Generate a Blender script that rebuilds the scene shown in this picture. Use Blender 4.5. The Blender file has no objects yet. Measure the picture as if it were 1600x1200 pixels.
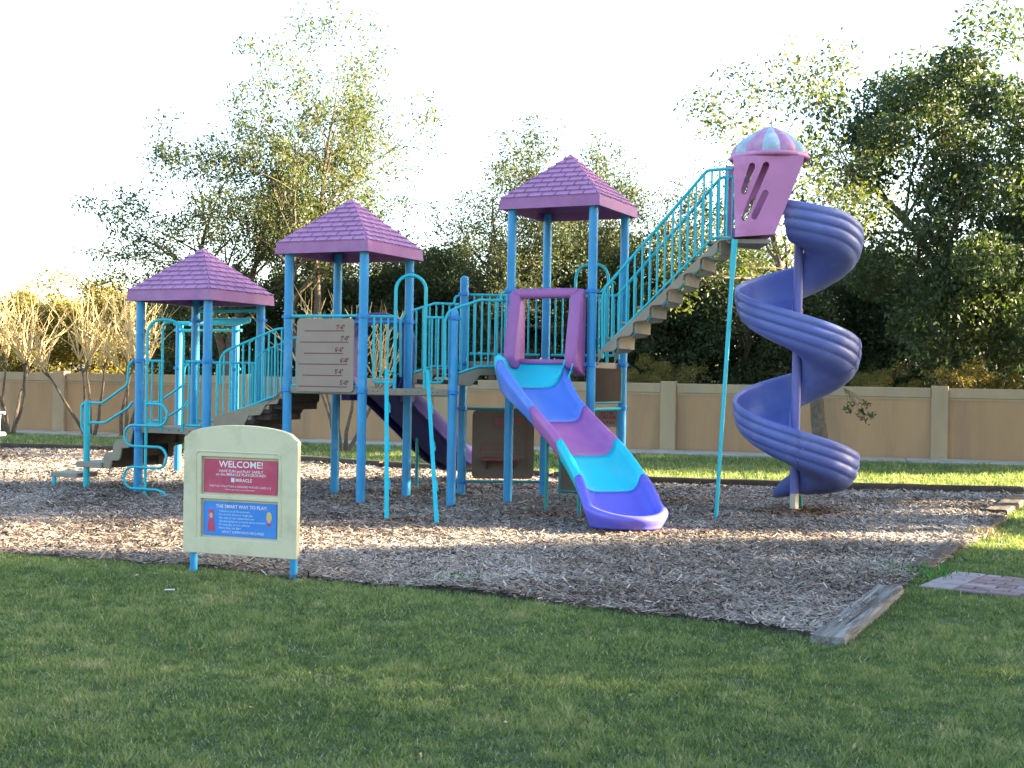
import bpy, bmesh, math, random
import numpy as np
from mathutils import Vector, Matrix

# ------------------------------------------------------------------ camera
F, PITCH, ROLL, EYE = 1986.6, -0.00384, 0.01705, 1.756
scn = bpy.context.scene
col = scn.collection
cam_d = bpy.data.cameras.new('camera')
cam_d.sensor_fit = 'HORIZONTAL'
cam_d.sensor_width = 36.0
cam_d.lens = F / 1600 * 36.0
cam_d.clip_start = 0.05
cam_d.clip_end = 2000
cam = bpy.data.objects.new('camera', cam_d)
col.objects.link(cam)
cam.matrix_world = (Matrix.Translation((0, 0, EYE)) @ Matrix.Rotation(math.radians(90) + PITCH, 4, 'X')
                    @ Matrix.Rotation(ROLL, 4, 'Z'))
scn.camera = cam

# ------------------------------------------------------------------ sky, sun, exposure
SUN_EL, SUN_BEHIND = math.radians(16.0), math.radians(5.0)
sun_dir = Vector((math.cos(SUN_EL) * math.cos(SUN_BEHIND), math.cos(SUN_EL) * math.sin(SUN_BEHIND), math.sin(SUN_EL)))
world = bpy.data.worlds.new('World')
scn.world = world
world.use_nodes = True
wn = world.node_tree
sky = wn.nodes.new('ShaderNodeTexSky')
sky.sky_type = 'NISHITA'
sky.sun_disc = False
sky.sun_elevation = SUN_EL
sky.sun_rotation = math.atan2(sun_dir.x, sun_dir.y)
sky.altitude = 0
sky.air_density = 1.0
sky.dust_density = 1.6
sky.ozone_density = 1.0
wn.links.new(sky.outputs[0], wn.nodes['Background'].inputs[0])
wn.nodes['Background'].inputs[1].default_value = 0.058
sun_d = bpy.data.lights.new('sun', 'SUN')
sun_d.energy = 4.6
sun_d.angle = math.radians(0.5)
sun_d.color = (1.0, 0.82, 0.55)
sun = bpy.data.objects.new('sun', sun_d)
sun.rotation_euler = sun_dir.to_track_quat('Z', 'Y').to_euler()
sun.location = (30, 10, 20)
col.objects.link(sun)
scn.view_settings.view_transform = 'Standard'
scn.view_settings.look = 'None'
scn.view_settings.gamma = 1
scn.view_settings.use_curve_mapping = False
scn.view_settings.exposure = 3.82
scn.cycles.max_bounces = 6
scn.cycles.transparent_max_bounces = 4

# ------------------------------------------------------------------ helpers
rnd = random.Random(7)
cr_, sr_ = math.cos(ROLL), math.sin(ROLL)
cp_, sp_ = math.cos(PITCH), math.sin(PITCH)
V3 = Vector


def ray(x, y):
    a, b = x - 800, y - 600
    u = (a * cr_ + b * sr_) / F
    v = (-a * sr_ + b * cr_) / F
    return V3((u, cp_ + sp_ * v, sp_ - cp_ * v))


def at(x, y, Y):                       # point of the photograph at distance Y
    d = ray(x, y)
    return d * (Y / d.y) + V3((0, 0, EYE))


def gnd(x, y, z=0.0):
    d = ray(x, y)
    return d * ((z - EYE) / d.z) + V3((0, 0, EYE))


def onp(x, y, A, B):                   # point of the photograph on the upright plane through A and B
    d = ray(x, y)
    ex, ey = B[0] - A[0], B[1] - A[1]
    t = (A[0] * ey - A[1] * ex) / (d.x * ey - d.y * ex)
    return d * t + V3((0, 0, EYE))


class MB:
    def __init__(s):
        s.v, s.f = [], []

    def add(s, vs, fs):
        n = len(s.v)
        s.v += [tuple(p) for p in vs]
        s.f += [tuple(i + n for i in q) for q in fs]

    def box(s, c, ax, ay, az, hx, hy, hz):
        c, ax, ay, az = V3(c), V3(ax), V3(ay), V3(az)
        vs = [c + ax * hx * i + ay * hy * j + az * hz * k for k in (-1, 1) for j in (-1, 1) for i in (-1, 1)]
        s.add(vs, [(0, 2, 3, 1), (4, 5, 7, 6), (0, 1, 5, 4), (2, 6, 7, 3), (0, 4, 6, 2), (1, 3, 7, 5)])

    def prism(s, poly, off):           # closed polygon extruded by a vector
        n = len(poly)
        off = V3(off)
        vs = [V3(p) for p in poly] + [V3(p) + off for p in poly]
        fs = [tuple(range(n - 1, -1, -1)), tuple(range(n, 2 * n))]
        fs += [(i, (i + 1) % n, n + (i + 1) % n, n + i) for i in range(n)]
        s.add(vs, fs)

    def tube(s, pts, r, n=10, closed=False, caps=True):
        pts = [V3(p) for p in pts]
        m = len(pts)
        rs = r if isinstance(r, (list, tuple)) else [r] * m
        tang = []
        for i in range(m):
            a = pts[i - 1] if (i > 0 or closed) else pts[i]
            b = pts[(i + 1) % m] if (i < m - 1 or closed) else pts[i]
            t = b - a
            tang.append(t.normalized() if t.length > 1e-9 else V3((0, 0, 1)))
        nrm = V3((0, 0, 1)) if abs(tang[0].z) < .9 else V3((1, 0, 0))
        vs = []
        for i in range(m):
            nrm = (nrm - tang[i] * nrm.dot(tang[i]))
            nrm = nrm.normalized() if nrm.length > 1e-6 else tang[i].orthogonal().normalized()
            bi = tang[i].cross(nrm)
            for k in range(n):
                a = 2 * math.pi * k / n
                vs.append(pts[i] + (nrm * math.cos(a) + bi * math.sin(a)) * rs[i])
        fs = []
        for i in range(m if closed else m - 1):
            j = (i + 1) % m
            for k in range(n):
                k2 = (k + 1) % n
                fs.append((i * n + k, i * n + k2, j * n + k2, j * n + k))
        if caps and not closed:
            fs.append(tuple(range(n - 1, -1, -1)))
            fs.append(tuple((m - 1) * n + k for k in range(n)))
        s.add(vs, fs)

    def grid(s, rows, flip=False):     # rows of points of equal length
        n = len(rows[0])
        vs = [p for r in rows for p in r]
        fs = []
        for i in range(len(rows) - 1):
            for k in range(n - 1):
                q = (i * n + k, i * n + k + 1, (i + 1) * n + k + 1, (i + 1) * n + k)
                fs.append(q[::-1] if flip else q)
        s.add(vs, fs)

    def build(s, name, mat, parent=None, smooth=None, bevel=0, seg=2, recalc=False):
        me = bpy.data.meshes.new(name)
        me.from_pydata(s.v, [], s.f)
        if recalc or bevel:
            bm = bmesh.new()
            bm.from_mesh(me)
            bmesh.ops.remove_doubles(bm, verts=bm.verts, dist=1e-5)
            bmesh.ops.recalc_face_normals(bm, faces=bm.faces)
            if bevel:
                es = [e for e in bm.edges if len(e.link_faces) == 2 and e.calc_face_angle(0) > .5]
                bmesh.ops.bevel(bm, geom=es, offset=bevel, segments=seg, affect='EDGES', profile=.5, clamp_overlap=True)
            bm.to_mesh(me)
            bm.free()
        if smooth is not None:
            me.polygons.foreach_set('use_smooth', [True] * len(me.polygons))
            if smooth < 3:
                try:
                    me.set_sharp_from_angle(angle=smooth)
                except Exception:
                    pass
        return link(name, me, mat, parent)


def link(name, me, mat, parent=None):
    if mat is not None:
        me.materials.append(M[mat])
    o = bpy.data.objects.new(name, me)
    col.objects.link(o)
    if parent is not None:
        adopt(o, parent)
    return o


def adopt(o, parent):
    o.parent = parent
    o.matrix_parent_inverse = pinv(parent)


def pinv(p):
    m = Matrix.Translation(p.location)
    if p.parent is not None:
        m = m if p.type == 'MESH' and p.location.length == 0 else m
    return m.inverted()


def thing(name, label, cat, loc=(0, 0, 0), group=None):
    o = bpy.data.objects.new(name, None)
    o.empty_display_size = .2
    o.location = loc
    col.objects.link(o)
    tag(o, label, cat, group)
    return o


def tag(o, label=None, cat=None, group=None, kind=None):
    for k, v in (('label', label), ('category', cat), ('group', group), ('kind', kind)):
        if v:
            o[k] = v
    return o


def arc(c, u, v, r, a0, a1, n):
    c, u, v = V3(c), V3(u), V3(v)
    return [c + (u * math.cos(a0 + (a1 - a0) * i / n) + v * math.sin(a0 + (a1 - a0) * i / n)) * r for i in range(n + 1)]


def rounded(pts, r, n=5):              # polyline with rounded corners
    pts = [V3(p) for p in pts]
    out = [pts[0]]
    for i in range(1, len(pts) - 1):
        a, b, c = pts[i - 1], pts[i], pts[i + 1]
        d0, d1 = (a - b), (c - b)
        rr = min(r, d0.length * .49, d1.length * .49)
        p0, p1 = b + d0.normalized() * rr, b + d1.normalized() * rr
        for k in range(n + 1):
            t = k / n
            out.append(p0 * (1 - t) ** 2 + b * 2 * t * (1 - t) + p1 * t * t)
    out.append(pts[-1])
    return out


# ------------------------------------------------------------------ materials
M = {}


def mat(name, color, rough=.5, var=.12, scale=6.0, bump=0.0, bscale=40.0, stain=None, stain_scale=2.0, stain_lo=.55,
        stain_hi=.75, spec=.4, stretch=None, rot=0.0, translucent=None, attr=None, metal=0.0):
    m = bpy.data.materials.new(name)
    m.use_nodes = True
    nt = m.node_tree
    N, L = nt.nodes, nt.links
    b = N['Principled BSDF']
    b.inputs['Roughness'].default_value = rough
    b.inputs['Specular IOR Level'].default_value = spec
    b.inputs['Metallic'].default_value = metal
    tc = N.new('ShaderNodeNewGeometry')
    vec = tc.outputs['Position']
    if stretch:
        mp = N.new('ShaderNodeMapping')
        mp.inputs['Scale'].default_value = stretch
        mp.inputs['Rotation'].default_value = (0, 0, rot)
        mp.vector_type = 'TEXTURE'
        mp.inputs['Scale'].default_value = tuple(1 / q for q in stretch)
        L.new(vec, mp.inputs[0])
        vec = mp.outputs[0]
    no = N.new('ShaderNodeTexNoise')
    no.inputs['Scale'].default_value = scale
    no.inputs['Detail'].default_value = 5
    no.inputs['Roughness'].default_value = .6
    L.new(vec, no.inputs['Vector'])
    cr = N.new('ShaderNodeValToRGB')
    c = color
    cr.color_ramp.elements[0].position = .3
    cr.color_ramp.elements[1].position = .7
    cr.color_ramp.elements[0].color = tuple(x * (1 - var) for x in c) + (1,)
    cr.color_ramp.elements[1].color = tuple(min(1, x * (1 + var) + .01 * var) for x in c) + (1,)
    L.new(no.outputs['Fac'], cr.inputs[0])
    out = cr.outputs[0]
    if stain:
        n2 = N.new('ShaderNodeTexNoise')
        n2.inputs['Scale'].default_value = stain_scale
        n2.inputs['Detail'].default_value = 8
        n2.inputs['Roughness'].default_value = .65
        L.new(vec, n2.inputs['Vector'])
        r2 = N.new('ShaderNodeMapRange')
        r2.inputs['From Min'].default_value = stain_lo
        r2.inputs['From Max'].default_value = stain_hi
        L.new(n2.outputs['Fac'], r2.inputs['Value'])
        mx = N.new('ShaderNodeMix')
        mx.data_type = 'RGBA'
        L.new(r2.outputs[0], mx.inputs['Factor'])
        L.new(out, mx.inputs[6])
        mx.inputs[7].default_value = tuple(stain) + (1,)
        out = mx.outputs[2]
    if attr:                           # per-piece tint stored on the mesh: attr = list of colours over 0..1
        at_ = N.new('ShaderNodeAttribute')
        at_.attribute_name = 'tint'
        r3 = N.new('ShaderNodeValToRGB')
        el = r3.color_ramp.elements
        while len(el) < len(attr):
            el.new(.5)
        for i, cc in enumerate(attr):
            el[i].position = i / (len(attr) - 1)
            el[i].color = tuple(cc) + (1,)
        L.new(at_.outputs['Fac'], r3.inputs[0])
        out = r3.outputs[0]
    L.new(out, b.inputs['Base Color'])
    if bump:
        nb = N.new('ShaderNodeTexNoise')
        nb.inputs['Scale'].default_value = bscale
        nb.inputs['Detail'].default_value = 4
        L.new(vec, nb.inputs['Vector'])
        bp = N.new('ShaderNodeBump')
        bp.inputs['Strength'].default_value = bump
        bp.inputs['Distance'].default_value = .02
        L.new(nb.outputs['Fac'], bp.inputs['Height'])
        L.new(bp.outputs[0], b.inputs['Normal'])
    if translucent:
        tr = N.new('ShaderNodeBsdfTranslucent')
        mm = N.new('ShaderNodeMix')
        mm.data_type = 'RGBA'
        mm.blend_type = 'MULTIPLY'
        mm.inputs['Factor'].default_value = 1
        L.new(out, mm.inputs[6])
        mm.inputs[7].default_value = tuple(translucent[1]) + (1,)
        L.new(mm.outputs[2], tr.inputs[0])
        ms = N.new('ShaderNodeMixShader')
        ms.inputs[0].default_value = translucent[0]
        L.new(b.outputs[0], ms.inputs[1])
        L.new(tr.outputs[0], ms.inputs[2])
        L.new(ms.outputs[0], N['Material Output'].inputs[0])
    M[name] = m
    return m


mat('post_blue', (.015, .225, .46), .42, .10, 3, bump=.04, bscale=60, stain=(.09, .30, .52), stain_scale=1.7, stain_lo=.58, stain_hi=.8)
mat('collar_blue', (.015, .19, .48), .45, .1, 5)
mat('teal', (.008, .36, .44), .38, .08, 4, stain=(.10, .42, .46), stain_scale=3, stain_lo=.6, stain_hi=.85)
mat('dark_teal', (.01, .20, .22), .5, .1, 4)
mat('roof_purple', (.34, .168, .325), .6, .10, 2.2, bump=.06, bscale=30, stain=(.12, .06, .16), stain_scale=3.2, stain_lo=.62, stain_hi=.80)
mat('fascia_shaded_purple', (.26, .098, .245), .55, .12, 3, bump=.05, bscale=30, stain=(.30, .15, .29), stain_scale=2.4, stain_lo=.5, stain_hi=.75)  # roof purple painted darker, as the upright fascia gets less light
mat('hood_purple', (.28, .092, .285), .42, .07, 3)
mat('slide_cyan', (.005, .46, .58), .4, .05, 3, stain=(.07, .47, .56), stain_scale=2.5, stain_lo=.5, stain_hi=.75)
mat('slide_blue', (.075, .18, .62), .4, .06, 3, stain=(.13, .24, .60), stain_scale=2.5, stain_lo=.5, stain_hi=.75)
mat('slide_magenta', (.32, .105, .34), .4, .06, 3, stain=(.36, .16, .36), stain_scale=2.5, stain_lo=.5, stain_hi=.75)
mat('slide_violet', (.105, .10, .54), .38, .07, 3, stain=(.05, .04, .3), stain_scale=6, stain_lo=.68, stain_hi=.8)
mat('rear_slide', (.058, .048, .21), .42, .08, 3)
mat('spiral_blue', (.09, .122, .36), .42, .09, 2.2, stain=(.17, .19, .37), stain_scale=1.8, stain_lo=.52, stain_hi=.78)
mat('spiral_pole', (.11, .12, .36), .45, .1, 3)
mat('hood_pink', (.40, .15, .32), .5, .09, 2.5, stain=(.52, .26, .48), stain_scale=2, stain_lo=.5, stain_hi=.75)
mat('petal_pink', (.38, .17, .33), .55, .12, 6, stain=(.40, .27, .36), stain_scale=5, stain_lo=.5, stain_hi=.7)
mat('petal_blue', (.27, .37, .45), .55, .12, 6, stain=(.42, .46, .54), stain_scale=5, stain_lo=.5, stain_hi=.7)
mat('tan_panel', (.235, .182, .145), .55, .05, 3)
mat('tan_step', (.22, .19, .14), .6, .14, 4, stain=(.20, .17, .12), stain_scale=3, stain_lo=.5, stain_hi=.75)
mat('dark_tread', (.04, .031, .026), .9, .25, 30, bump=.3, bscale=120)
mat('deck_tan', (.21, .19, .15), .6, .12, 5)
mat('brown_panel', (.135, .102, .08), .85, .08, 3, spec=.15)
mat('dark_apron', (.05, .038, .03), .95, .1, 3, spec=.05)
mat('red_print', (.30, .035, .06), .6, .08, 9)
mat('maroon', (.16, .035, .04), .6, .1, 6)
mat('chart_print', (.11, .018, .03), .6, .1, 9)
mat('steel', (.42, .39, .33), .45, .1, 6)
mat('bolt', (.05, .06, .07), .4, .1, 9, metal=.6)
mat('sign_cream', (.55, .51, .35), .6, .07, 3, bump=.05, bscale=25, stain=(.33, .31, .20), stain_scale=3.0, stain_lo=.5, stain_hi=.8)
mat('sign_red', (.42, .045, .10), .5, .12, 4, stain=(.48, .10, .16), stain_scale=5, stain_lo=.5, stain_hi=.75)
mat('sign_blue', (.03, .19, .58), .5, .1, 4, stain=(.05, .24, .58), stain_scale=5, stain_lo=.5, stain_hi=.75)
mat('print_white', (.72, .66, .68), .6, .08, 20)
mat('print_teal', (.25, .60, .66), .6, .08, 20)
mat('print_pale', (.42, .58, .80), .6, .08, 20)
mat('print_skin', (.55, .36, .22), .6, .08, 20)
mat('print_yellow', (.55, .42, .12), .6, .08, 20)
mat('wall_stucco', (.36, .218, .112), .9, .12, 1.2, bump=.35, bscale=60, stain=(.20, .135, .085), stain_scale=1.1, stain_lo=.5, stain_hi=.78, stretch=(1, 1, .18))
mat('wall_trim', (.335, .25, .15), .9, .10, 2, bump=.2, bscale=60, stain=(.26, .23, .17), stain_scale=1.3, stain_lo=.5, stain_hi=.75, stretch=(1, 1, .4))
mat('concrete', (.34, .32, .28), .9, .15, 2, bump=.2, bscale=80, stain=(.2, .18, .15), stain_scale=1.5, stain_lo=.5, stain_hi=.75)
mat('timber', (.17, .165, .155), .9, .5, 3.0, bump=1.0, bscale=9, stain=(.06, .052, .045), stain_scale=3.5, stain_lo=.48, stain_hi=.62, stretch=(.35, 5.0, 5.0), rot=math.radians(63.8))
mat('timber_dark', (.06, .042, .03), .9, .3, 4, bump=.5, bscale=20)
mat('paver', (.17, .11, .115), .85, .25, 5, bump=.3, bscale=70, stain=(.20, .17, .18), stain_scale=4, stain_lo=.45, stain_hi=.7)
mat('paver_grey', (.24, .205, .215), .85, .2, 5, bump=.3, bscale=70)
mat('joint_sand', (.07, .06, .045), .95, .3, 20)
mat('white_paint', (.78, .78, .76), .4, .04, 5)
mat('soil', (.06, .075, .035), .95, .4, 1.5, bump=.4, bscale=30, stain=(.13, .105, .055), stain_scale=.9, stain_lo=.55, stain_hi=.75)
mat('mulch_soil', (.05, .04, .033), .95, .5, 14, bump=1.0, bscale=40, stain=(.12, .10, .085), stain_scale=22, stain_lo=.45, stain_hi=.62)
mat('hill_green', (.085, .10, .05), .95, .35, .35, bump=.5, bscale=3, stain=(.15, .14, .09), stain_scale=.2, stain_lo=.45, stain_hi=.7)
mat('grass', (.05, .12, .03), .75, spec=.15, translucent=(.32, (1.25, 1.2, .45)),
    attr=[(.072, .118, .046), (.13, .195, .076), (.19, .25, .102), (.265, .28, .145), (.42, .385, .25)])
mat('chips', (.2, .17, .14), .85, spec=.2, attr=[(.036, .024, .018), (.115, .084, .064), (.22, .182, .152), (.315, .275, .24), (.48, .425, .37)])
mat('bark', (.105, .08, .058), .95, .35, 9, bump=.8, bscale=18)
mat('bark_pale', (.17, .13, .085), .9, .3, 9, bump=.5, bscale=18)
mat('shoots', (.50, .36, .17), .8, .25, 5)  # straw colour with the golden sun glow painted in
mat('leaf_airy', (.07, .10, .03), .6, spec=.3, translucent=(.45, (1.5, 1.4, .5)), attr=[(.025, .042, .015), (.05, .072, .025), (.085, .105, .035), (.13, .13, .045)])
mat('leaf_dark', (.03, .05, .02), .55, spec=.35, translucent=(.3, (1.7, 1.7, .6)), attr=[(.018, .034, .016), (.034, .056, .024), (.055, .08, .032), (.085, .11, .04)])
mat('leaf_mid', (.05, .07, .03), .6, spec=.3, translucent=(.3, (1.5, 1.4, .5)), attr=[(.018, .03, .013), (.036, .054, .022), (.06, .078, .03), (.09, .10, .038)])
mat('leaf_sunlit_yellow', (.16, .16, .04), .6, spec=.3, translucent=(.35, (1.4, 1.3, .5)), attr=[(.05, .06, .018), (.11, .105, .03), (.19, .16, .04), (.28, .21, .055)])  # sunlight on the foliage painted in as yellow tints
mat('weed', (.03, .13, .03), .6, translucent=(.3, (1.1, 1.3, .6)), attr=[(.02, .08, .02), (.04, .16, .035), (.07, .2, .05)])
mat('straw', (.36, .27, .13), .85, attr=[(.2, .15, .07), (.36, .28, .14), (.5, .4, .22)])

# ------------------------------------------------------------------ plan of the play structure
TH = 0.4445
U = V3((math.cos(TH), -math.sin(TH), 0))
W = V3((math.sin(TH), math.cos(TH), 0))       # away from the camera
Z = V3((0, 0, 1))
D = 1.2192


def dirv(a):
    return V3((math.cos(a), math.sin(a), 0))


P = {}
P['L1'] = V3((-5.387, 18.394, 0)); P['F1'] = P['L1'] + U * D; P['B1'] = P['L1'] + W * D; P['R1'] = P['F1'] + W * D
P['F2'] = V3((-2.017, 17.134, 0)); P['L2'] = P['F2'] - U * D; P['B2'] = P['L2'] + W * D; P['R2'] = P['F2'] + W * D
P['P3'] = P['F2'] + dirv(math.pi / 2 - TH - math.pi / 3) * D
P['L3'] = V3((-.033, 17.759, 0)); P['F3'] = P['L3'] + U * D; P['B3'] = P['L3'] + W * D; P['R3'] = P['F3'] + W * D
P['P4'] = P['L3'] + dirv(math.pi / 2 - TH + math.pi / 3) * D

# ------------------------------------------------------------------ the setting: ground, mulch, walk, hill
def in_poly(px, py, poly):
    inside = np.zeros(px.shape, bool)
    n = len(poly)
    for i in range(n):
        x0, y0 = poly[i][:2]; x1, y1 = poly[(i + 1) % n][:2]
        c = ((y0 > py) != (y1 > py)) & (px < (x1 - x0) * (py - y0) / (y1 - y0 + 1e-12) + x0)
        inside ^= c
    return inside


def sheet(name, poly, z, m, kind='structure'):
    b = MB()
    b.add([(p[0], p[1], z) for p in poly], [tuple(range(len(poly)))])
    return tag(b.build(name, m), kind=kind)


b = MB()
b.add([(-400, -60, 0), (400, -60, 0), (400, 700, 0), (-400, 700, 0)], [(0, 1, 2, 3)])
tag(b.build('ground', 'soil'), kind='structure')
front = [gnd(0, 866), gnd(290, 886), gnd(470, 907), gnd(700, 925), gnd(1000, 962), gnd(1275, 996)]
dl = (front[0] - front[-1]).normalized()
MULCH = [front[0] + dl * 10] + front + [gnd(1310, 1006), gnd(1400, 923), gnd(1450, 890), gnd(1515, 852), gnd(1590, 790),
         V3((8.5, 20.85, 0)), gnd(1300, 767), gnd(1000, 757), gnd(865, 749), gnd(600, 732), gnd(160, 706), gnd(0, 702), V3((-17, 29.5, 0))]
sheet('mulch_bed', MULCH, .004, 'mulch_soil')
WA, WB = V3((-12.9, 36.0, 0)), V3((11.84, 29.4, 0))
wd = (WB - WA).normalized()
wn_ = V3((wd.y, -wd.x, 0))              # towards the camera
if wn_.y > 0:
    wn_ = -wn_
walk = [WA - wd * 25 + wn_ * .05, WB + wd * 25 + wn_ * .05, WB + wd * 25 + wn_ * 1.45, WA - wd * 25 + wn_ * 1.45]
sw = tag(bpy.data.objects.new('sidewalk', None), kind='structure')
col.objects.link(sw)
s_len = (walk[1] - walk[0]).length
k = 0
t = 0
while t < s_len:
    b = MB()
    a = walk[3] + wd * (t + .01)
    b.prism([a, a + wd * 2.98, a + wd * 2.98 - wn_ * 1.4, a - wn_ * 1.4], (0, 0, .05 + .012 * ((k * 7) % 3)))
    b.build('slab', 'concrete', sw, bevel=.008, seg=1)
    t += 3.0
    k += 1
# rough rising ground beyond the wall
b = MB()
rows = []
for i, yy in enumerate((46, 52, 60, 75, 100)):
    rows.append([(x, yy + .5 * math.sin(x * .3 + i), (0, 1.0, 1.9, 2.6, 2.8)[i] + (.25 * math.sin(x * .21 + i * 2) if i else -.05)) for x in range(-120, 121, 4)])
b.grid(rows)
tag(b.build('hillside', 'hill_green', smooth=3.2), kind='structure')


# ------------------------------------------------------------------ fast meshes for grass, chips, leaves
def np_mesh(name, verts, nper, mat_name, tint, parent=None, faces_per=None):
    """verts: (k*nper,3); every piece is one polygon of nper corners unless faces_per gives index lists"""
    k = len(verts) // nper
    me = bpy.data.meshes.new(name)
    me.vertices.add(len(verts))
    me.vertices.foreach_set('co', verts.astype(np.float32).ravel())
    if faces_per is None:
        faces_per = [list(range(nper))]
    base = (np.arange(k) * nper)[:, None]
    loops, sizes = [], []
    idx = np.concatenate([np.array(f) for f in faces_per])
    loops = (base + idx[None, :]).ravel()
    sz = np.tile(np.array([len(f) for f in faces_per]), k)
    me.loops.add(len(loops))
    me.loops.foreach_set('vertex_index', loops.astype(np.int32))
    me.polygons.add(len(sz))
    starts = np.concatenate([[0], np.cumsum(sz)[:-1]])
    me.polygons.foreach_set('loop_start', starts.astype(np.int32))
    me.update(calc_edges=True)
    a = me.attributes.new('tint', 'FLOAT', 'FACE')
    a.data.foreach_set('value', np.repeat(tint, len(faces_per)).astype(np.float32))
    me.validate()
    return me


def vnoise(x, y, s, seed):
    r = np.random.RandomState(seed)
    g = r.rand(64, 64)
    xs, ys = x / s + 1000, y / s + 1000
    xi, yi = np.floor(xs).astype(int), np.floor(ys).astype(int)
    fx, fy = xs - xi, ys - yi
    fx, fy = fx * fx * (3 - 2 * fx), fy * fy * (3 - 2 * fy)
    A = lambda i, j: g[(xi + i) % 64, (yi + j) % 64]
    return (A(0, 0) * (1 - fx) + A(1, 0) * fx) * (1 - fy) + (A(0, 1) * (1 - fx) + A(1, 1) * fx) * fy


NR = np.random.RandomState(11)


def scatter(x0, x1, y0, y1, dens):
    n = int((x1 - x0) * (y1 - y0) * dens)
    return NR.uniform(x0, x1, n), NR.uniform(y0, y1, n)


brick_poly = None
PV0, PVa, PVb = gnd(1435, 919), None, None
PVa = (gnd(1600, 937) - gnd(1435, 919)).normalized()
PVb = V3((-PVa.y, PVa.x, 0))
PATH_POLY = [PV0 - PVa * .02 - PVb * .02, PV0 + PVa * 6.5 - PVb * .02, PV0 + PVa * 6.5 + PVb * 1.12, PV0 - PVa * .02 + PVb * 1.12]
WALK_POLY = [p for p in walk]


def blades(zones, hmul, wmul):
    vs, ts = [], []
    for (x0, x1, y0, y1, dens, h, w) in zones:
        x, y = scatter(x0, x1, y0, y1, dens)
        fr = np.abs(x) < (y * .42 + 1.6)
        x, y = x[fr], y[fr]
        # uneven edge towards the mulch
        jx, jy = x + NR.normal(0, .05, len(x)), y + NR.normal(0, .05, len(x))
        keep = ~in_poly(jx, jy, MULCH) & ~in_poly(x, y, PATH_POLY) & ~in_poly(x, y, WALK_POLY)
        wy = WA.y + (x - WA.x) * wd.y / wd.x
        keep &= (y < wy - .1)
        x, y = x[keep], y[keep]
        big = vnoise(x, y, 1.1, 3)
        mid = vnoise(x, y, .28, 4)
        fine = vnoise(x, y, .08, 6)
        keep = NR.rand(len(x)) < (.35 + .8 * mid + .3 * fine)
        x, y, big, mid, fine = x[keep], y[keep], big[keep], mid[keep], fine[keep]
        n = len(x)
        hh = h * hmul * (.4 + .9 * NR.rand(n)) * (.35 + .45 * mid + .75 * fine)
        ww = w * wmul * (.6 + .8 * NR.rand(n))
        yaw = NR.uniform(0, 2 * np.pi, n)
        lean = np.abs(NR.normal(0, .6, n)) + .45
        la = NR.uniform(0, 2 * np.pi, n)
        dx, dy = np.cos(yaw) * ww, np.sin(yaw) * ww
        p0 = np.stack([x - dx, y - dy, np.zeros(n)], 1)
        p1 = np.stack([x + dx, y + dy, np.zeros(n)], 1)
        p2 = np.stack([x + np.cos(la) * np.sin(lean) * hh, y + np.sin(la) * np.sin(lean) * hh, np.cos(lean) * hh + .004], 1)
        vs.append(np.stack([p0, p1, p2], 1).reshape(-1, 3))
        dry = vnoise(x, y, .36, 9) * .55 + vnoise(x, y, .11, 10) * .55
        t = .0 + .5 * NR.rand(n) + .28 * (big - .5) + .25 * (mid - .5) + .4 * (fine - .45) + np.clip(dry - .6, 0, 1) * .8
        t = np.where(NR.rand(n) < .08, .75 + .25 * NR.rand(n), t)
        ts.append(np.clip(t, 0, 1))
    return np.concatenate(vs), np.concatenate(ts)


v, t = blades([(-4.6, 5.6, 5.2, 8.0, 13500, .034, .0042), (-6, 6.5, 8.0, 12.5, 8500, .038, .0054), (-7.5, 9.5, 12.5, 21, 2000, .055, .009)], 1, 1)
o = link('lawn_grass', np_mesh('lawn_grass', v, 3, 'grass', t), 'grass')
tag(o, 'short mown green lawn with dry patches in the foreground', 'lawn', kind='stuff')
v, t = blades([(-16, 14, 20.5, 35, 900, .09, .014)], 1, 1)
o = link('grass_strip', np_mesh('grass_strip', v, 3, 'grass', t), 'grass')
tag(o, 'strip of grass between the mulch and the sidewalk by the wall', 'grass', kind='stuff')


def chips(zones):
    vs, ts = [], []
    for (x0, x1, y0, y1, dens, L, w) in zones:
        x, y = scatter(x0, x1, y0, y1, dens)
        k = in_poly(x + NR.normal(0, .04, len(x)), y + NR.normal(0, .04, len(x)), MULCH) & (np.abs(x) < y * .42 + 1.6)
        x, y = x[k], y[k]
        n = len(x)
        ln = L * (.35 + 1.0 * NR.rand(n) ** 1.6)
        wd_ = w * (.5 + .9 * NR.rand(n))
        yaw = NR.uniform(0, np.pi, n)
        tilt = NR.normal(0, .22, n)
        rol = NR.normal(0, .45, n)
        c, s = np.cos(yaw), np.sin(yaw)
        ax = np.stack([c * np.cos(tilt), s * np.cos(tilt), np.sin(tilt)], 1)
        ay = np.stack([-s * np.cos(rol), c * np.cos(rol), np.sin(rol)], 1)
        lump = (vnoise(x, y, .55, 31) * .03 + vnoise(x, y, .17, 32) * .018)
        ctr = np.stack([x, y, .006 + np.abs(tilt) * ln * .4 + NR.rand(n) * .016 + lump], 1)
        e = ax * (ln / 2)[:, None]
        f = ay * (wd_ / 2)[:, None]
        up = np.array([0, 0, 1.0])[None, :] * (wd_ * .35)[:, None]
        pts = [ctr - e - f * .7, ctr + e - f, ctr + e * 1.05 + up, ctr - e * 1.04 + up, ctr + e * .95 + f, ctr - e + f * .8]
        vs.append(np.stack(pts, 1).reshape(-1, 3))
        tt = .22 + .5 * NR.rand(n) + .42 * (vnoise(x, y, 1.1, 21) - .5) + .2 * (vnoise(x, y, .2, 22) - .5)
        tt = np.where(NR.rand(n) < .06, .8 + .2 * NR.rand(n), tt)
        ts.append(np.clip(tt, 0, 1))
    return np.concatenate(vs), np.concatenate(ts)


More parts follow.
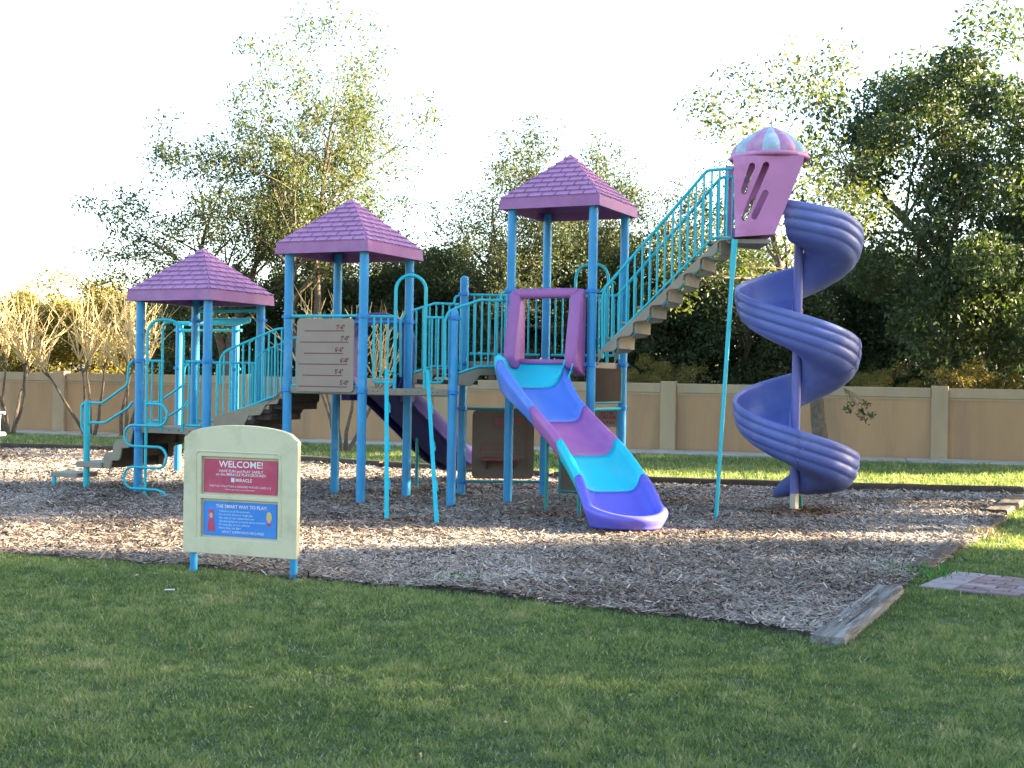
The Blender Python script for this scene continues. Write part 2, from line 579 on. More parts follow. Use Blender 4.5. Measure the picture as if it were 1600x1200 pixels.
v, t = chips([(-6, 5, 8.5, 12, 2300, .088, .0125), (-8, 7, 12, 15, 1600, .08, .0135), (-9, 9, 15, 19, 1000, .08, .016), (-15, 10, 19, 30, 480, .09, .023)])
o = link('wood_chips', np_mesh('wood_chips', v, 6, 'chips', t, faces_per=[[0, 1, 2, 3], [3, 2, 4, 5]]), 'chips')
tag(o, 'loose grey brown wood chips covering the play area', 'mulch', kind='stuff')

mat('fresh_chips', (.2, .1, .05), .9, spec=.15, attr=[(.06, .028, .014), (.14, .07, .034), (.24, .135, .07), (.34, .22, .13)])
vs_, ts_ = [], []
for cx_, cy_, rx_, ry_, n_ in ((1.45, 14.35, .55, .35, 700), (3.9, 17.0, .75, .6, 900), (.5, 16.2, .6, .5, 420), (-1.2, 15.2, .5, .3, 240), (-2.0, 17.2, .9, .7, 500), (2.4, 18.2, 1.2, .6, 500)):
    x = cx_ + NR.normal(0, .5, n_) * rx_; y = cy_ + NR.normal(0, .5, n_) * ry_
    ln = .07 * (.4 + NR.rand(n_)); w_ = .014 * (.6 + .8 * NR.rand(n_)); yaw = NR.uniform(0, np.pi, n_); tl = NR.normal(0, .2, n_)
    ax = np.stack([np.cos(yaw), np.sin(yaw), tl], 1) * (ln / 2)[:, None]
    ay = np.stack([-np.sin(yaw), np.cos(yaw), NR.normal(0, .3, n_)], 1) * (w_ / 2)[:, None]
    c = np.stack([x, y, .05 + .012 * NR.rand(n_)], 1)
    vs_.append(np.stack([c - ax - ay, c + ax - ay, c + ax + ay, c - ax + ay], 1).reshape(-1, 3)); ts_.append(NR.rand(n_))
o = link('fresh_chips', np_mesh('fresh_chips', np.concatenate(vs_), 4, None, np.concatenate(ts_)), 'fresh_chips')
tag(o, 'red brown chips scuffed up round the slide feet', 'mulch', kind='stuff')

# ------------------------------------------------------------------ paver path
path = tag(bpy.data.objects.new('path', None), kind='structure')
col.objects.link(path)
b = MB()
b.prism([p + V3((0, 0, .006)) for p in PATH_POLY], (0, 0, .006))
b.build('joint_bed', 'joint_sand', path)
r2 = random.Random(3)


def paver(o0, la, lb, m):
    b = MB()
    h = .026 + r2.uniform(-.004, .005)
    b.prism([o0, o0 + PVa * (la - .006), o0 + PVa * (la - .006) + PVb * (lb - .004), o0 + PVb * (lb - .004)], (0, 0, h))
    b.build('brick', m, path, bevel=.008, seg=2)


for i in range(4):
    paver(PV0 + PVb * (i * .275 + .004), .285, .262, 'paver_grey')
for r in range(8):
    x = .30 + (0 if r % 2 else -.0)
    first = True
    while x < 3.4:
        L_ = .125 if (first and r % 2) else .262
        paver(PV0 + PVa * x + PVb * (r * .1375 + .004), L_, .128, 'paver' if r2.random() < .75 else 'paver_grey')
        x += L_ + .012
        first = False


# ------------------------------------------------------------------ timbers along the mulch
def timber(a, bb, wdt, h, m, label, z0=-.03, cracks=0):
    a, bb = V3(a), V3(bb)
    d = (bb - a).normalized()
    s = V3((-d.y, d.x, 0))
    L_ = (bb - a).length
    n = max(4, int(L_ / .25))
    rows = []
    rr = random.Random(int(L_ * 1000) + int(a.x * 77))
    prof = [(-.5, 0), (-.5, .8), (-.44, 1), (-.2, 1.0), (.02, .97), (.25, 1.0), (.44, 1), (.5, .8), (.5, 0)]
    for i in range(n + 1):
        c = a + d * (L_ * i / n) + s * rr.uniform(-.008, .008)
        rows.append([c + s * (p * wdt + rr.uniform(-.004, .004)) + Z * (z0 + q * h + rr.uniform(-.006, .006)) for p, q in prof])
    mb = MB()
    mb.grid(rows)
    k_ = len(prof)
    mb.f.append(tuple(range(k_)))
    mb.f.append(tuple(range(n * k_ + k_ - 1, n * k_ - 1, -1)))
    root = thing('landscape_timber', label, 'timber', a, None)
    mb.build('beam', m, root, recalc=True)
    if cracks:
        for q in range(cracks):
            mb = MB()
            t0 = rr.uniform(.05, .6) * L_
            t1 = t0 + rr.uniform(.25, .9)
            off = rr.uniform(-.36, .36) * wdt
            pl = [a + d * (t0 + (min(t1, L_ - .03) - t0) * j / 6) + s * (off + rr.uniform(-.006, .006)) + Z * (z0 + h + .002) for j in range(7)]
            for j in range(6):
                w_ = .004 * math.sin(math.pi * (j + .5) / 6) + .0015
                mb.add([pl[j] - s * w_, pl[j + 1] - s * w_, pl[j + 1] + s * w_, pl[j] + s * w_], [(0, 1, 2, 3)])
            mb.build('crack', 'timber_dark', root)
    return root


timber(gnd(1292, 1003, .035), gnd(1391, 922, .035), .23, .11, 'timber', 'weathered grey timber between the lawn and the front corner of the mulch', -.07, 9)
timber(V3((3.85, 11.95, 0)), V3((5.0, 14.1, 0)), .19, .10, 'timber_dark', 'dark half buried timber beside the mulch above the brick path', -.035)
timber(V3((5.12, 14.3, 0)), V3((6.45, 16.75, 0)), .20, .10, 'timber_dark', 'dark sunken timber between the straw clump and the sunlit timber', -.04)
timber(gnd(1556, 806), gnd(1556, 806) + (gnd(1600, 779) - gnd(1556, 806)).normalized() * 2.5,   .30, .13, 'timber_dark', 'sunlit timber at the right end of the mulch', -.04, 3)
rear = [V3((8.4, 20.75, 0)), gnd(1300, 767), gnd(1000, 757), gnd(865, 749), gnd(600, 732), gnd(380, 716), gnd(160, 706), gnd(0, 702), V3((-15, 29.2, 0))]
words = ['rightmost', 'second from the right', 'third from the right', 'fourth from the right', 'fifth from the right', 'sixth from the right', 'seventh from the right', 'leftmost']
for i in range(len(rear) - 1):
    a, c = rear[i], rear[i + 1]
    d = (c - a).normalized()
    timber(a + d * .04, c - d * .04, .20, .17, 'timber_dark', 'dark edging timber behind the play area, %s of the rear row' % words[i], -.03)

# ------------------------------------------------------------------ boundary wall
wall = thing('boundary_wall', 'tan stucco boundary wall with pale pilasters behind the playground', 'wall', WA)
pil_t = []
for px_ in (93, 378, 690, 1044, 1468):
    q = onp(px_, 650, WA, WB)
    pil_t.append((q - WA).dot(wd))
pil_t = [pil_t[0] - 12.4, pil_t[0] - 6.2] + pil_t + [pil_t[-1] + 6.4, pil_t[-1] + 12.8]
WH = 1.74
for i in range(len(pil_t) - 1):
    a, c = WA + wd * (pil_t[i] + .19), WA + wd * (pil_t[i + 1] - .19)
    b = MB(); m_ = (a + c) / 2; hl = (c - a).length / 2
    b.box(m_ + Z * .74 - wn_ * .09, wd, wn_, Z, hl, .07, .74)
    b.build('panel', 'wall_stucco', wall)
    b = MB()
    b.box(m_ + Z * 1.60 - wn_ * .09, wd, wn_, Z, hl - .002, .10, .118)
    b.build('cap_band', 'wall_trim', wall, bevel=.012, seg=1)
    b = MB()
    b.box(m_ + Z * 1.455 - wn_ * .09, wd, wn_, Z, hl - .002, .085, .022)
    b.build('moulding', 'wall_trim', wall)
for t in pil_t:
    b = MB()
    b.box(WA + wd * t + Z * (WH / 2 + .015) - wn_ * .07, wd, wn_, Z, .19, .15, WH / 2 + .015)
    b.build('pilaster', 'wall_trim', wall, bevel=.015, seg=1)

# ------------------------------------------------------------------ the play structure
PS = thing('playground_structure', 'blue and teal climbing structure with purple roofs and slides standing on the mulch', 'playground', (-1.5, 18, 0))


def part(mb, name, m, parent=None, label=None, **k):
    o = mb.build(name, m, parent or PS, **k)
    if parent is not None and parent is not PS:
        o.matrix_parent_inverse = (Matrix.Translation(PS.location)).inverted() if False else Matrix.Identity(4)
        # the parent part carries the structure's own inverse; give the child the same world frame
        o.matrix_parent_inverse = Matrix.Identity(4)
    if label:
        o['label'] = label
    return o


PR = .0635


def post(name, ztop, collars, dome=False, z0=-.1):
    c = P[name]
    b = MB()
    if dome:
        pts = [c + Z * z0, c + Z * (ztop - .06)]
        rs = [PR, PR]
        for k in range(1, 7):
            a = k / 6 * math.pi / 2
            pts.append(c + Z * (ztop - .06 + .06 * math.sin(a)))
            rs.append(max(.002, PR * math.cos(a)))
        b.tube(pts, rs, 20)
    else:
        b.tube([c + Z * z0, c + Z * ztop], PR, 20)
    o = part(b, 'post', 'post_blue', smooth=.7)
    for z in collars:
        b = MB()
        b.tube([c + Z * (z - .03), c + Z * (z - .024), c + Z * (z + .024), c + Z * (z + .03)], [PR + .002, PR + .009, PR + .009, PR + .002], 20)
        for a in range(4):
            ang = a * math.pi / 2 - TH + .5
            b.box(c + dirv(ang) * (PR + .016) + Z * z, dirv(ang), dirv(ang + math.pi / 2), Z, .012, .022, .02)
        part(b, 'collar', 'collar_blue', o, smooth=.6)
    return o


for n, zt, cs in (('L1', 2.9, (1.93, .945)), ('F1', 2.9, (1.935, .945)), ('B1', 2.9, (2.57, .945)), ('R1', 2.9, (2.57, .945)),
                  ('L2', 3.55, (2.57, 1.555)), ('F2', 3.55, (2.57, 1.555)), ('B2', 3.55, (2.57, 1.555)), ('R2', 3.55, (2.55, 1.555)),
                  ('L3', 4.2, (2.99, 1.98)), ('F3', 4.2, (2.97, 1.97)), ('B3', 4.2, (3.0, 1.98, 1.31, .235)), ('R3', 4.2, (2.99, 1.99, 1.37))):
    post(n, zt, cs)
post('P3', 2.70, (2.57, 1.56), True)
post('P4', 3.27, (3.0, 1.98, 1.31, .235), True)


# ---- roofs with raised shingles
def roof(cx, ze, zap):
    h = D / 2 + .142
    fh = .145
    c = V3(cx)
    b = MB()
    h2 = h - .012
    k = [(-1, -1), (1, -1), (1, 1), (-1, 1)]
    ring = lambda hh, z: [c + U * (hh * i) + W * (hh * j) + Z * z for i, j in k]
    A_, B_, C_ = ring(h, ze), ring(h2, ze + fh), ring(h - .03, ze + .004)
    b.add(A_ + B_, [(i, (i + 1) % 4, 4 + (i + 1) % 4, 4 + i) for i in range(4)])
    ap = c + Z * zap
    b.add(B_ + [ap], [(i, (i + 1) % 4, 4) for i in range(4)])
    # hollow underside
    ins = ring(h - .04, ze + fh - .03)
    b.add(A_ + C_, [((i + 1) % 4, i, 4 + i, 4 + (i + 1) % 4) for i in range(4)])
    b.add(C_ + ins, [((i + 1) % 4, i, 4 + i, 4 + (i + 1) % 4) for i in range(4)])
    b.add(ins + [ap - Z * .1], [((i + 1) % 4, i, 4) for i in range(4)])
    ro = part(b, 'roof', 'fascia_shaded_purple', label='purple pyramid roof with raised shingles')
    NRW = 9
    for fi in range(4):
        a0, a1 = B_[fi], B_[(fi + 1) % 4]
        e = (a1 - a0).normalized()
        mid = (a0 + a1) / 2
        sl = (ap - mid)
        SL = sl.length
        sdir = sl.normalized()
        nrm = e.cross(sdir).normalized()
        if nrm.z < 0:
            nrm = -nrm
        joined = MB()
        for r in range(NRW):
            v0, v1 = SL * r / NRW, SL * (r + 1) / NRW
            hw0, hw1 = h2 * (1 - v0 / SL), h2 * (1 - v1 / SL)
            wsh = .205
            x = -h2 - (.1 if r % 2 else 0) + rnd.uniform(-.02, .02)
            while x < hw0:
                x0, x1 = x + .0105, x + wsh - .0105
                x += wsh
                # clip the slot to the triangle of this face
                lo0, hi0 = max(x0, -hw0 + .002), min(x1, hw0 - .002)
                lo1, hi1 = max(x0, -hw1 + .002), min(x1, hw1 - .002)
                if hi0 - lo0 < .015:
                    continue
                if hi1 < lo1:
                    mm_ = min(max((lo0 + hi0) / 2, -hw1), hw1)
                    lo1 = hi1 = mm_
                    if hi0 - lo0 < .03:
                        continue
                q = lambda xx, vv, hgt: mid + e * xx + sdir * vv + nrm * hgt
                t0, t1 = .026, .003
                vs = [q(lo0, v0 + .004, 0), q(hi0, v0 + .004, 0), q(hi1, v1 + .003, 0), q(lo1, v1 + .003, 0),
                      q(lo0 + .002, v0 + .005, t0), q(hi0 - .002, v0 + .005, t0), q(hi1, v1 + .003, t1), q(lo1, v1 + .003, t1)]
                fs = [(4, 5, 6, 7), (0, 1, 5, 4), (1, 2, 6, 5), (3, 0, 4, 7)]
                if fi in (0, 1):
                    mb = MB()
                    mb.add(vs, fs)
                    part(mb, 'shingle', 'roof_purple', ro)
                else:
                    joined.add(vs, fs)
        if fi in (2, 3):
            tag(part(joined, 'rear_shingles', 'roof_purple', ro), kind='stuff')
    b = MB()
    b.add([ap + U * (-.07) + W * (-.07) - Z * .062, ap + U * .07 - W * .07 - Z * .062, ap + U * .07 + W * .07 - Z * .062, ap - U * .07 + W * .07 - Z * .062, ap + Z * .022],
          [(0, 1, 4), (1, 2, 4), (2, 3, 4), (3, 0, 4)])
    part(b, 'roof_cap', 'roof_purple', ro)
    return ro


for key, ze, za in (('L1', 2.79, 3.585), ('L2', 3.432, 4.245), ('L3', 4.111, 4.945)):
    roof(P[key] + (U + W) * (D / 2), ze, za)


# ---- decks
def deck(keys, z, name='deck'):
    pts = [P[k] for k in keys]
    c = sum(pts, V3((0, 0, 0))) / len(pts)
    b = MB()
    ins = [p + (c - p).normalized() * .075 for p in pts]
    b.prism([p + Z * (z - .07) for p in ins], Z * .085)
    return part(b, name, 'deck_tan', bevel=.006, seg=1, recalc=True)


def deck_edge(a, c, z, bolts=True):
    a, c = P[a], P[c]
    d = (c - a).normalized()
    s = V3((d.y, -d.x, 0))
    b = MB()
    b.box((a + c) / 2 + Z * z + s * .02, d, s, Z, (c - a).length / 2 - PR - .004, .012, .045)
    o = part(b, 'deck_edge', 'deck_tan', bevel=.004, seg=1)
    if bolts:
        for f in (.12, .17, .36, .48, .62, .78, .83):
            b = MB()
            p = a + (c - a) * f + s * .033 + Z * z
            b.tube([p, p + s * .006], .009, 6)
            part(b, 'bolt', 'bolt', o)


deck(('L1', 'F1', 'R1', 'B1'), .965)
deck(('L2', 'F2', 'R2', 'B2'), 1.575)
deck(('F2', 'P3', 'R2'), 1.572)
deck(('L3', 'F3', 'R3', 'B3'), 1.995)
deck(('P4', 'L3', 'B3'), 1.992)
deck_edge('L1', 'F1', .94)
deck_edge('F2', 'P3', 1.56)
deck_edge('L2', 'F2', 1.56, False)

RT, BT = .0185, .0135


def rail(pts_top, pts_bot, balusters, label=None, mat_='teal', name='guardrail', rt=RT):
    """top and bottom rails as polylines; balusters: fractions along the run"""
    b = MB()
    if pts_top:
        b.tube(pts_top, rt, 10)
    o = part(b, name, mat_, smooth=.8, label=label)
    b = MB()
    b.tube(pts_bot, rt, 10)
    part(b, 'bottom_rail', mat_, o, smooth=.8)

    def on(pl, f):
        ls = [(V3(pl[i + 1]) - V3(pl[i])).to_2d().length for i in range(len(pl) - 1)]
        tot = sum(ls)
        s_ = f * tot
        for i, l_ in enumerate(ls):
            if s_ <= l_ or i == len(ls) - 1:
                return V3(pl[i]).lerp(V3(pl[i + 1]), min(1, s_ / max(l_, 1e-6)))
            s_ -= l_
    for f in balusters:
        q0, q1 = on(pts_bot, f), on(pts_top, f)
        q1 = V3((q0.x, q0.y, q1.z))
        bb_ = MB()
        bb_.tube([q0, q1], BT, 8)
        part(bb_, 'baluster', mat_, o, smooth=.8)
    return o


def panel_rail(a, c, zt, zb, n, inset0=.09, inset1=.09, off=0.0, **k):
    a, c = V3(a), V3(c)
    d = (c - a).normalized()
    s = V3((d.y, -d.x, 0))
    p0, p1 = a + d * inset0 + s * off, c - d * inset1 + s * off
    return rail([p0 + Z * zt, p1 + Z * zt], [p0 + Z * zb, p1 + Z * zb], [(i + .5) / n for i in range(n)], **k)


# ---- tower one: serpent climber, entry hoops, small guard panels
L1, F1, B1, R1 = P['L1'], P['F1'], P['B1'], P['R1']
fr = lambda f, out=0.0, A=L1, B=F1: A + (B - A) * f - W * out
pole_b = gnd(226.5, 776)
CA, CB = V3((pole_b.x, pole_b.y, 0)), V3((pole_b.x + U.x, pole_b.y + U.y, 0))
zt_ = onp(231, 498, CA, CB).z
pole_t = V3((pole_b.x, pole_b.y, zt_ - .1))
leg2 = fr(.67, .03)
hoop = rounded([pole_b + Z * -.05, V3((pole_b.x, pole_b.y, zt_)), V3((leg2.x, leg2.y, zt_ - .02)), V3((leg2.x, leg2.y, .93))], .28, 8)
b = MB(); b.tube(hoop, .022, 10)
part(b, 'entry_hoop', 'teal', smooth=.8)
leg3 = fr(.36, .03)
b = MB(); b.tube(rounded([V3((leg3.x, leg3.y, .93)), V3((leg3.x, leg3.y, zt_ - .05)), fr(.55, .06) + Z * (zt_ - .035)], .2, 8), .020, 10)
part(b, 'entry_hoop', 'teal', smooth=.8)
ys = [631, 665, 697.6, 730.5, 764]
zs = [onp(229, y, CA, CB).z for y in ys]
xl = (onp(196, 700, CA, CB) - pole_b).to_2d().dot(U.to_2d())
xr = (onp(262, 700, CA, CB) - pole_b).to_2d().dot(U.to_2d())
pts = [V3((pole_b.x, pole_b.y, zs[0]))]
for i in range(4):
    s_ = xr if i % 2 == 0 else xl
    hgt = (zs[i] - zs[i + 1]) / 2
    rr_ = min(hgt, abs(s_) * .95)
    cx_ = s_ - math.copysign(rr_, s_)
    for k in range(9):
        a = math.pi / 2 - math.pi * k / 8
        pts.append(V3((pole_b.x, pole_b.y, (zs[i] + zs[i + 1]) / 2)) + U * (cx_ + math.copysign(rr_ * math.cos(a), s_)) + Z * hgt * math.sin(a) - W * .022)
end = gnd(259, 779)
e_ = (end - pole_b).to_2d().dot(U.to_2d())
pts += [pole_b + U * (e_ * .55) + Z * zs[4] - W * .022, pole_b + U * (e_ * .85) + Z * (zs[4] - .03) - W * .022, pole_b + U * e_ + Z * -.04 - W * .022]
b = MB(); b.tube(pts, .019, 10)
part(b, 'serpent_climber', 'teal', smooth=.8)
panel_rail(fr(.67), F1, 1.93, 1.02, 2, .0, .08)
panel_rail(fr(.13), fr(.36), 1.93, 1.02, 2, .0, .0)
panel_rail(B1, R1, 1.93, 1.05, 8)

# overhead curved ladder behind tower one, carried by two blue posts
PA = gnd(277, 742)
PB = PA + U * 1.2
P['PA'], P['PB'] = PA, PB
post('PA', 2.62, (1.85,))
post('PB', 2.62, (1.85,))
ohl = None
b = MB()
cen = (B1 + R1) / 2
tgt = (PA + PB) / 2
for off_, r_ in ((-.38, .03), (.38, .03)):
    pts = []
    for i in range(13):
        t = i / 12
        p = cen.lerp(tgt, t) + W * (.25 * math.sin(t * math.pi)) * 1.0
        pts.append(p + U * off_ + Z * 2.60)
    b.tube(pts, r_, 10)
b.tube([B1 + Z * 2.72, R1 + Z * 2.72], .03, 10)
b.tube([PA - U * .12 + Z * 2.62, PB + U * .12 + Z * 2.62], .036, 12)
b.tube([PA - U * .12 + Z * 2.50, PB + U * .12 + Z * 2.50], .022, 10)
ohl = part(b, 'overhead_ladder', 'teal', smooth=.8)
for i in range(7):
    t = (i + .5) / 7
    p = cen.lerp(tgt, t) + W * (.25 * math.sin(t * math.pi))
    b = MB(); b.tube([p - U * .38 + Z * 2.60, p + U * .38 + Z * 2.60], .016, 8)
    part(b, 'rung', 'teal', ohl, smooth=.8)

# ---- entry stair to the left of tower one
NU = -U
for side, base in ((0, L1), (1, B1)):
    sh = V3((0, 0, 0))
    A_, B_ = base, base + NU
    if side == 0:
        up = [onp(208.5, 563, A_, B_), onp(201, 571, A_, B_), onp(199.5, 601, A_, B_), onp(159.6, 630, A_, B_), onp(133, 629, A_, B_), onp(127.5, 634, A_, B_), onp(127.5, 668, A_, B_), onp(133, 678, A_, B_), onp(140, 679, A_, B_)]
        lo = [onp(207, 628, A_, B_), onp(203, 635.7, A_, B_), onp(164, 660.6, A_, B_), onp(139, 660.6, A_, B_)]
        near_up, near_lo = up, lo
    else:
        dd = (B1 - L1)
        up = [p + dd for p in near_up]
        lo = [p + dd for p in near_lo]
    b = MB()
    b.tube(rounded(up, .05, 4), .02, 10)
    o = part(b, 'stair_handrail', 'teal', smooth=.8)
    b = MB()
    b.tube(rounded(lo, .05, 4), .02, 10)
    part(b, 'lower_rail', 'teal', o, smooth=.8)
sp = onp(135.5, 700, L1, L1 + NU)
b = MB()
b.tube([V3((sp.x, sp.y, -.08)), V3((sp.x, sp.y, 1.33))], .045, 14)
part(b, 'support_post', 'teal', smooth=.7)
b = MB()
b.tube([V3((sp.x, sp.y, -.08)) + W * 1.1, V3((sp.x, sp.y, 1.33)) + W * 1.1], .045, 14)
part(b, 'support_post', 'teal', smooth=.7)
q0, q1 = onp(123, 724, L1, L1 + NU), onp(163, 724, L1, L1 + NU)
zpl = q0.z
b = MB(); m_ = (q0 + q1) / 2
b.prism([V3((q0.x, q0.y, zpl - .05)) - W * .06, V3((q1.x, q1.y, zpl - .05)) - W * .06, V3((q1.x, q1.y, zpl - .05)) + W * 1.0, V3((q0.x, q0.y, zpl - .05)) + W * 1.0], Z * .085)
part(b, 'transfer_platform', 'deck_tan', bevel=.012)
s0, s1 = onp(80, 741, L1, L1 + NU), onp(122, 741, L1, L1 + NU)
zs0 = s0.z
b = MB()
b.prism([V3((s0.x, s0.y, zs0 - .03)) - W * .02, V3((s1.x, s1.y, zs0 - .03)) - W * .02, V3((s1.x, s1.y, zs0 - .03)) + W * .4, V3((s0.x, s0.y, zs0 - .03)) + W * .4], Z * .07)
stp = part(b, 'low_step', 'deck_tan', bevel=.012)
sl_ = onp(85, 752, L1, L1 + NU)
b = MB(); b.tube([V3((sl_.x, sl_.y, -.05)), V3((sl_.x, sl_.y, zs0 - .03))], .03, 12)
part(b, 'leg', 'teal', stp, smooth=.7)
# rising tan stringers and dark treads between platform and deck
dist = (L1 - V3((q1.x, q1.y, 0))).to_2d().length
n_st = 3
for off_ in (0.0, 1.14):
    poly = []
    z_a, z_b = zpl - .05, .97
    run = (dist - .07) / n_st
    rise = (z_b - zpl) / n_st
    top, bot = [], []
    for i in range(n_st):
        x0 = i * run
        top += [(x0, zpl + rise * (i + .55)), (x0 + .05, zpl + rise * (i + 1)), (x0 + run - .02, zpl + rise * (i + 1))]
        bot += [(x0 + .13, zpl + rise * (i - .5) + .02), (x0 + .16, zpl + rise * (i + .35)), (x0 + run + .1, zpl + rise * (i + .4))]
    poly = [(0, z_a)] + top + [(dist - .07, .93)] + [(x, z) for x, z in reversed(bot) if x < dist - .07] + [(.1, z_a)]
    pts = [V3((q1.x, q1.y, 0)) + U * x + Z * z - W * (.03 - off_) for x, z in poly]
    b = MB(); b.prism(pts, W * .035)
    part(b, 'stringer', 'tan_step', bevel=.006, seg=1)
for i in range(n_st):
    b = MB()
    c = V3((q1.x, q1.y, 0)) + U * (run * (i + .5) + .03) + W * .57 + Z * (zpl + rise * (i + 1) - .05)
    b.box(c, U, W, Z, run / 2 + .02, .55, .03)
    b.box(c - U * (run / 2) - Z * (rise / 2), U, W, Z, .02, .55, rise / 2)
    part(b, 'tread', 'dark_tread', bevel=.008, seg=1)

# ---- stair from tower one up to tower two
L2, F2, B2, R2 = P['L2'], P['F2'], P['B2'], P['R2']
sd = (L2 - F1).normalized()
sn = V3((-sd.y, sd.x, 0))
top = [onp(343.5, 600, F1, L2), onp(344, 560, F1, L2), onp(353, 548, F1, L2), onp(433, 514, F1, L2), onp(443, 513.5, F1, L2)]
bot = [onp(342.5, 650, F1, L2), onp(351, 649, F1, L2), onp(433, 617.5, F1, L2), onp(443, 616.5, F1, L2)]
for off_ in (0.0, .82):
    dd = W * off_
    rail(rounded([p + dd for p in top], .06, 4), rounded([p + dd for p in bot], .05, 3), [(i + .6) / 10 for i in range(10)])
    b = MB(); b.tube([V3((F1.x, F1.y, 0)) + sd * .155 + dd + Z * .93, V3((F1.x, F1.y, 0)) + sd * .155 + dd + Z * 1.9], .02, 8)
    part(b, 'rail_post', 'teal', smooth=.8)
    zlo = lambda f: bot[1].z + (bot[2].z - bot[1].z) * f
    n_ = 4
    Ls = (L2 - F1).to_2d().length - .2
    tops = [V3((F1.x, F1.y, 0)) + sd * (.12 + Ls * f) + Z * (zlo(f) - .02) for f in (0, .5, 1)]
    low = []
    for i in range(n_):
        f0, f1 = i / n_, (i + 1) / n_
        zz0 = .86 + (1.50 - .86) * f0
        low += [V3((F1.x, F1.y, 0)) + sd * (.12 + Ls * (f0 + .02)) + Z * zz0, V3((F1.x, F1.y, 0)) + sd * (.12 + Ls * (f1 - .06)) + Z * (zz0 + .015)]
    poly = tops + [V3((F1.x, F1.y, 0)) + sd * (.12 + Ls) + Z * 1.52] + low[::-1]
    b = MB(); b.prism([p + dd - sn * .02 for p in poly], sn * .035)
    part(b, 'stringer', 'tan_step', bevel=.005, seg=1)
for i in range(4):
    f0 = i / 4
    zz = .93 + .155 * i
    c = V3((F1.x, F1.y, 0)) + sd * (.16 + Ls * (f0 + .12)) + W * .41 + Z * zz
    b = MB()
    b.box(c, sd, W, Z, .155, .39, .028)
    b.box(c + sd * .15 + Z * .07, sd, W, Z, .018, .39, .075)
    b.box(c + W * .02 - Z * .07, sd, W, Z, .14, .36, .05)
    part(b, 'tread', 'dark_tread', bevel=.01, seg=1)


# ---- flat lettering
def text_mesh(s, size, bold=0.0, align='CENTER'):
    cu = bpy.data.curves.new('lettering', 'FONT')
    cu.body = s
    cu.size = size
    cu.align_x = align
    cu.align_y = 'CENTER'
    cu.offset = bold
    cu.resolution_u = 2
    tmp = bpy.data.objects.new('tmp_lettering', cu)
    col.objects.link(tmp)
    dg = bpy.context.evaluated_depsgraph_get()
    me = bpy.data.meshes.new_from_object(tmp.evaluated_get(dg))
    bpy.data.objects.remove(tmp)
    bpy.data.curves.remove(cu)
    return me


def lettering(s, origin, ex, ey, size, m, parent, bold=0.0, squeeze=1.0, align='CENTER', name='lettering', width=None):
    me = text_mesh(s, size, bold, align)
    ex, ey = V3(ex).normalized(), V3(ey).normalized()
    xs = [v.co.x for v in me.vertices]
    if width and xs:
        squeeze = width / (max(xs) - min(xs))
    for v in me.vertices:
        v.co = V3(origin) + ex * v.co.x * squeeze + ey * v.co.y
    o = link(name, me, m)
    o.parent = parent
    if parent is PS or parent.type == 'EMPTY':
        o.matrix_parent_inverse = Matrix.Translation(parent.location).inverted()
    return o


def rrect(c, ex, ey, hw, hh, r, n=5):
    c, ex, ey = V3(c), V3(ex), V3(ey)
    pts = []
    for (sx, sy, a0) in ((1, 1, 0), (-1, 1, math.pi / 2), (-1, -1, math.pi), (1, -1, 3 * math.pi / 2)):
        for k in range(n + 1):
            a = a0 + k / n * math.pi / 2
            pts.append(c + ex * (sx * (hw - r) + r * math.cos(a)) + ey * (sy * (hh - r) + r * math.sin(a)))
    return pts


# ---- height chart on tower two
CHo = -W * .06
CA_, CB_ = L2 + CHo, F2 + CHo
c0, c1 = onp(463, 555, CA_, CB_), onp(552.5, 556, CA_, CB_)
ctr = (c0 + c1) / 2
hw = (c1 - c0).to_2d().length / 2
zt0, zb0 = onp(507, 497.5, CA_, CB_).z, onp(507, 612.5, CA_, CB_).z
ctr.z = (zt0 + zb0) / 2
b = MB(); b.prism(rrect(ctr, U, Z, hw, (zt0 - zb0) / 2, .06), W * .022)
chart = part(b, 'height_chart', 'tan_panel', bevel=.004, seg=1, label='taupe panel marked with heights in feet and inches')
b = MB(); b.tube([L2 + Z * 2.575 - W * .02, F2 + Z * 2.575 - W * .02], .022, 10)
part(b, 'top_rail', 'teal', smooth=.8)
b = MB(); b.tube([L2 + Z * 1.62, F2 + Z * 1.62], .018, 10)
part(b, 'bottom_rail', 'teal', smooth=.8)
rows_ = [(517, 476, 538, "7'-6\"", 532), (534.5, 468.5, 544.5, "7'-0\"", 539), (552, 474.5, 536, "6'-6\"", 530), (569, 466.5, 543, "6'-0\"", 538), (586.5, 473, 535, "5'-6\"", 529.5), (604, 466, 542, "5'-0\"", 537.5)]
CC0, CC1 = CA_ - W * .003, CB_ - W * .003
for y, xa, xb, s, xt in rows_:
    pa, pb = onp(xa, y, CC0, CC1), onp(xb, y, CC0, CC1)
    zz = (pa.z + pb.z) / 2
    b = MB()
    b.add([V3((pa.x, pa.y, zz - .006)), V3((pb.x, pb.y, zz - .006)), V3((pb.x, pb.y, zz + .006)), V3((pa.x, pa.y, zz + .006))], [(0, 1, 2, 3)])
    part(b, 'height_line', 'chart_print', chart)
    pt = onp(xt, y - 5.5, CC0, CC1)
    lettering(s, pt, U, Z, .085, 'chart_print', chart, .0025, name='height_figure', width=.135)

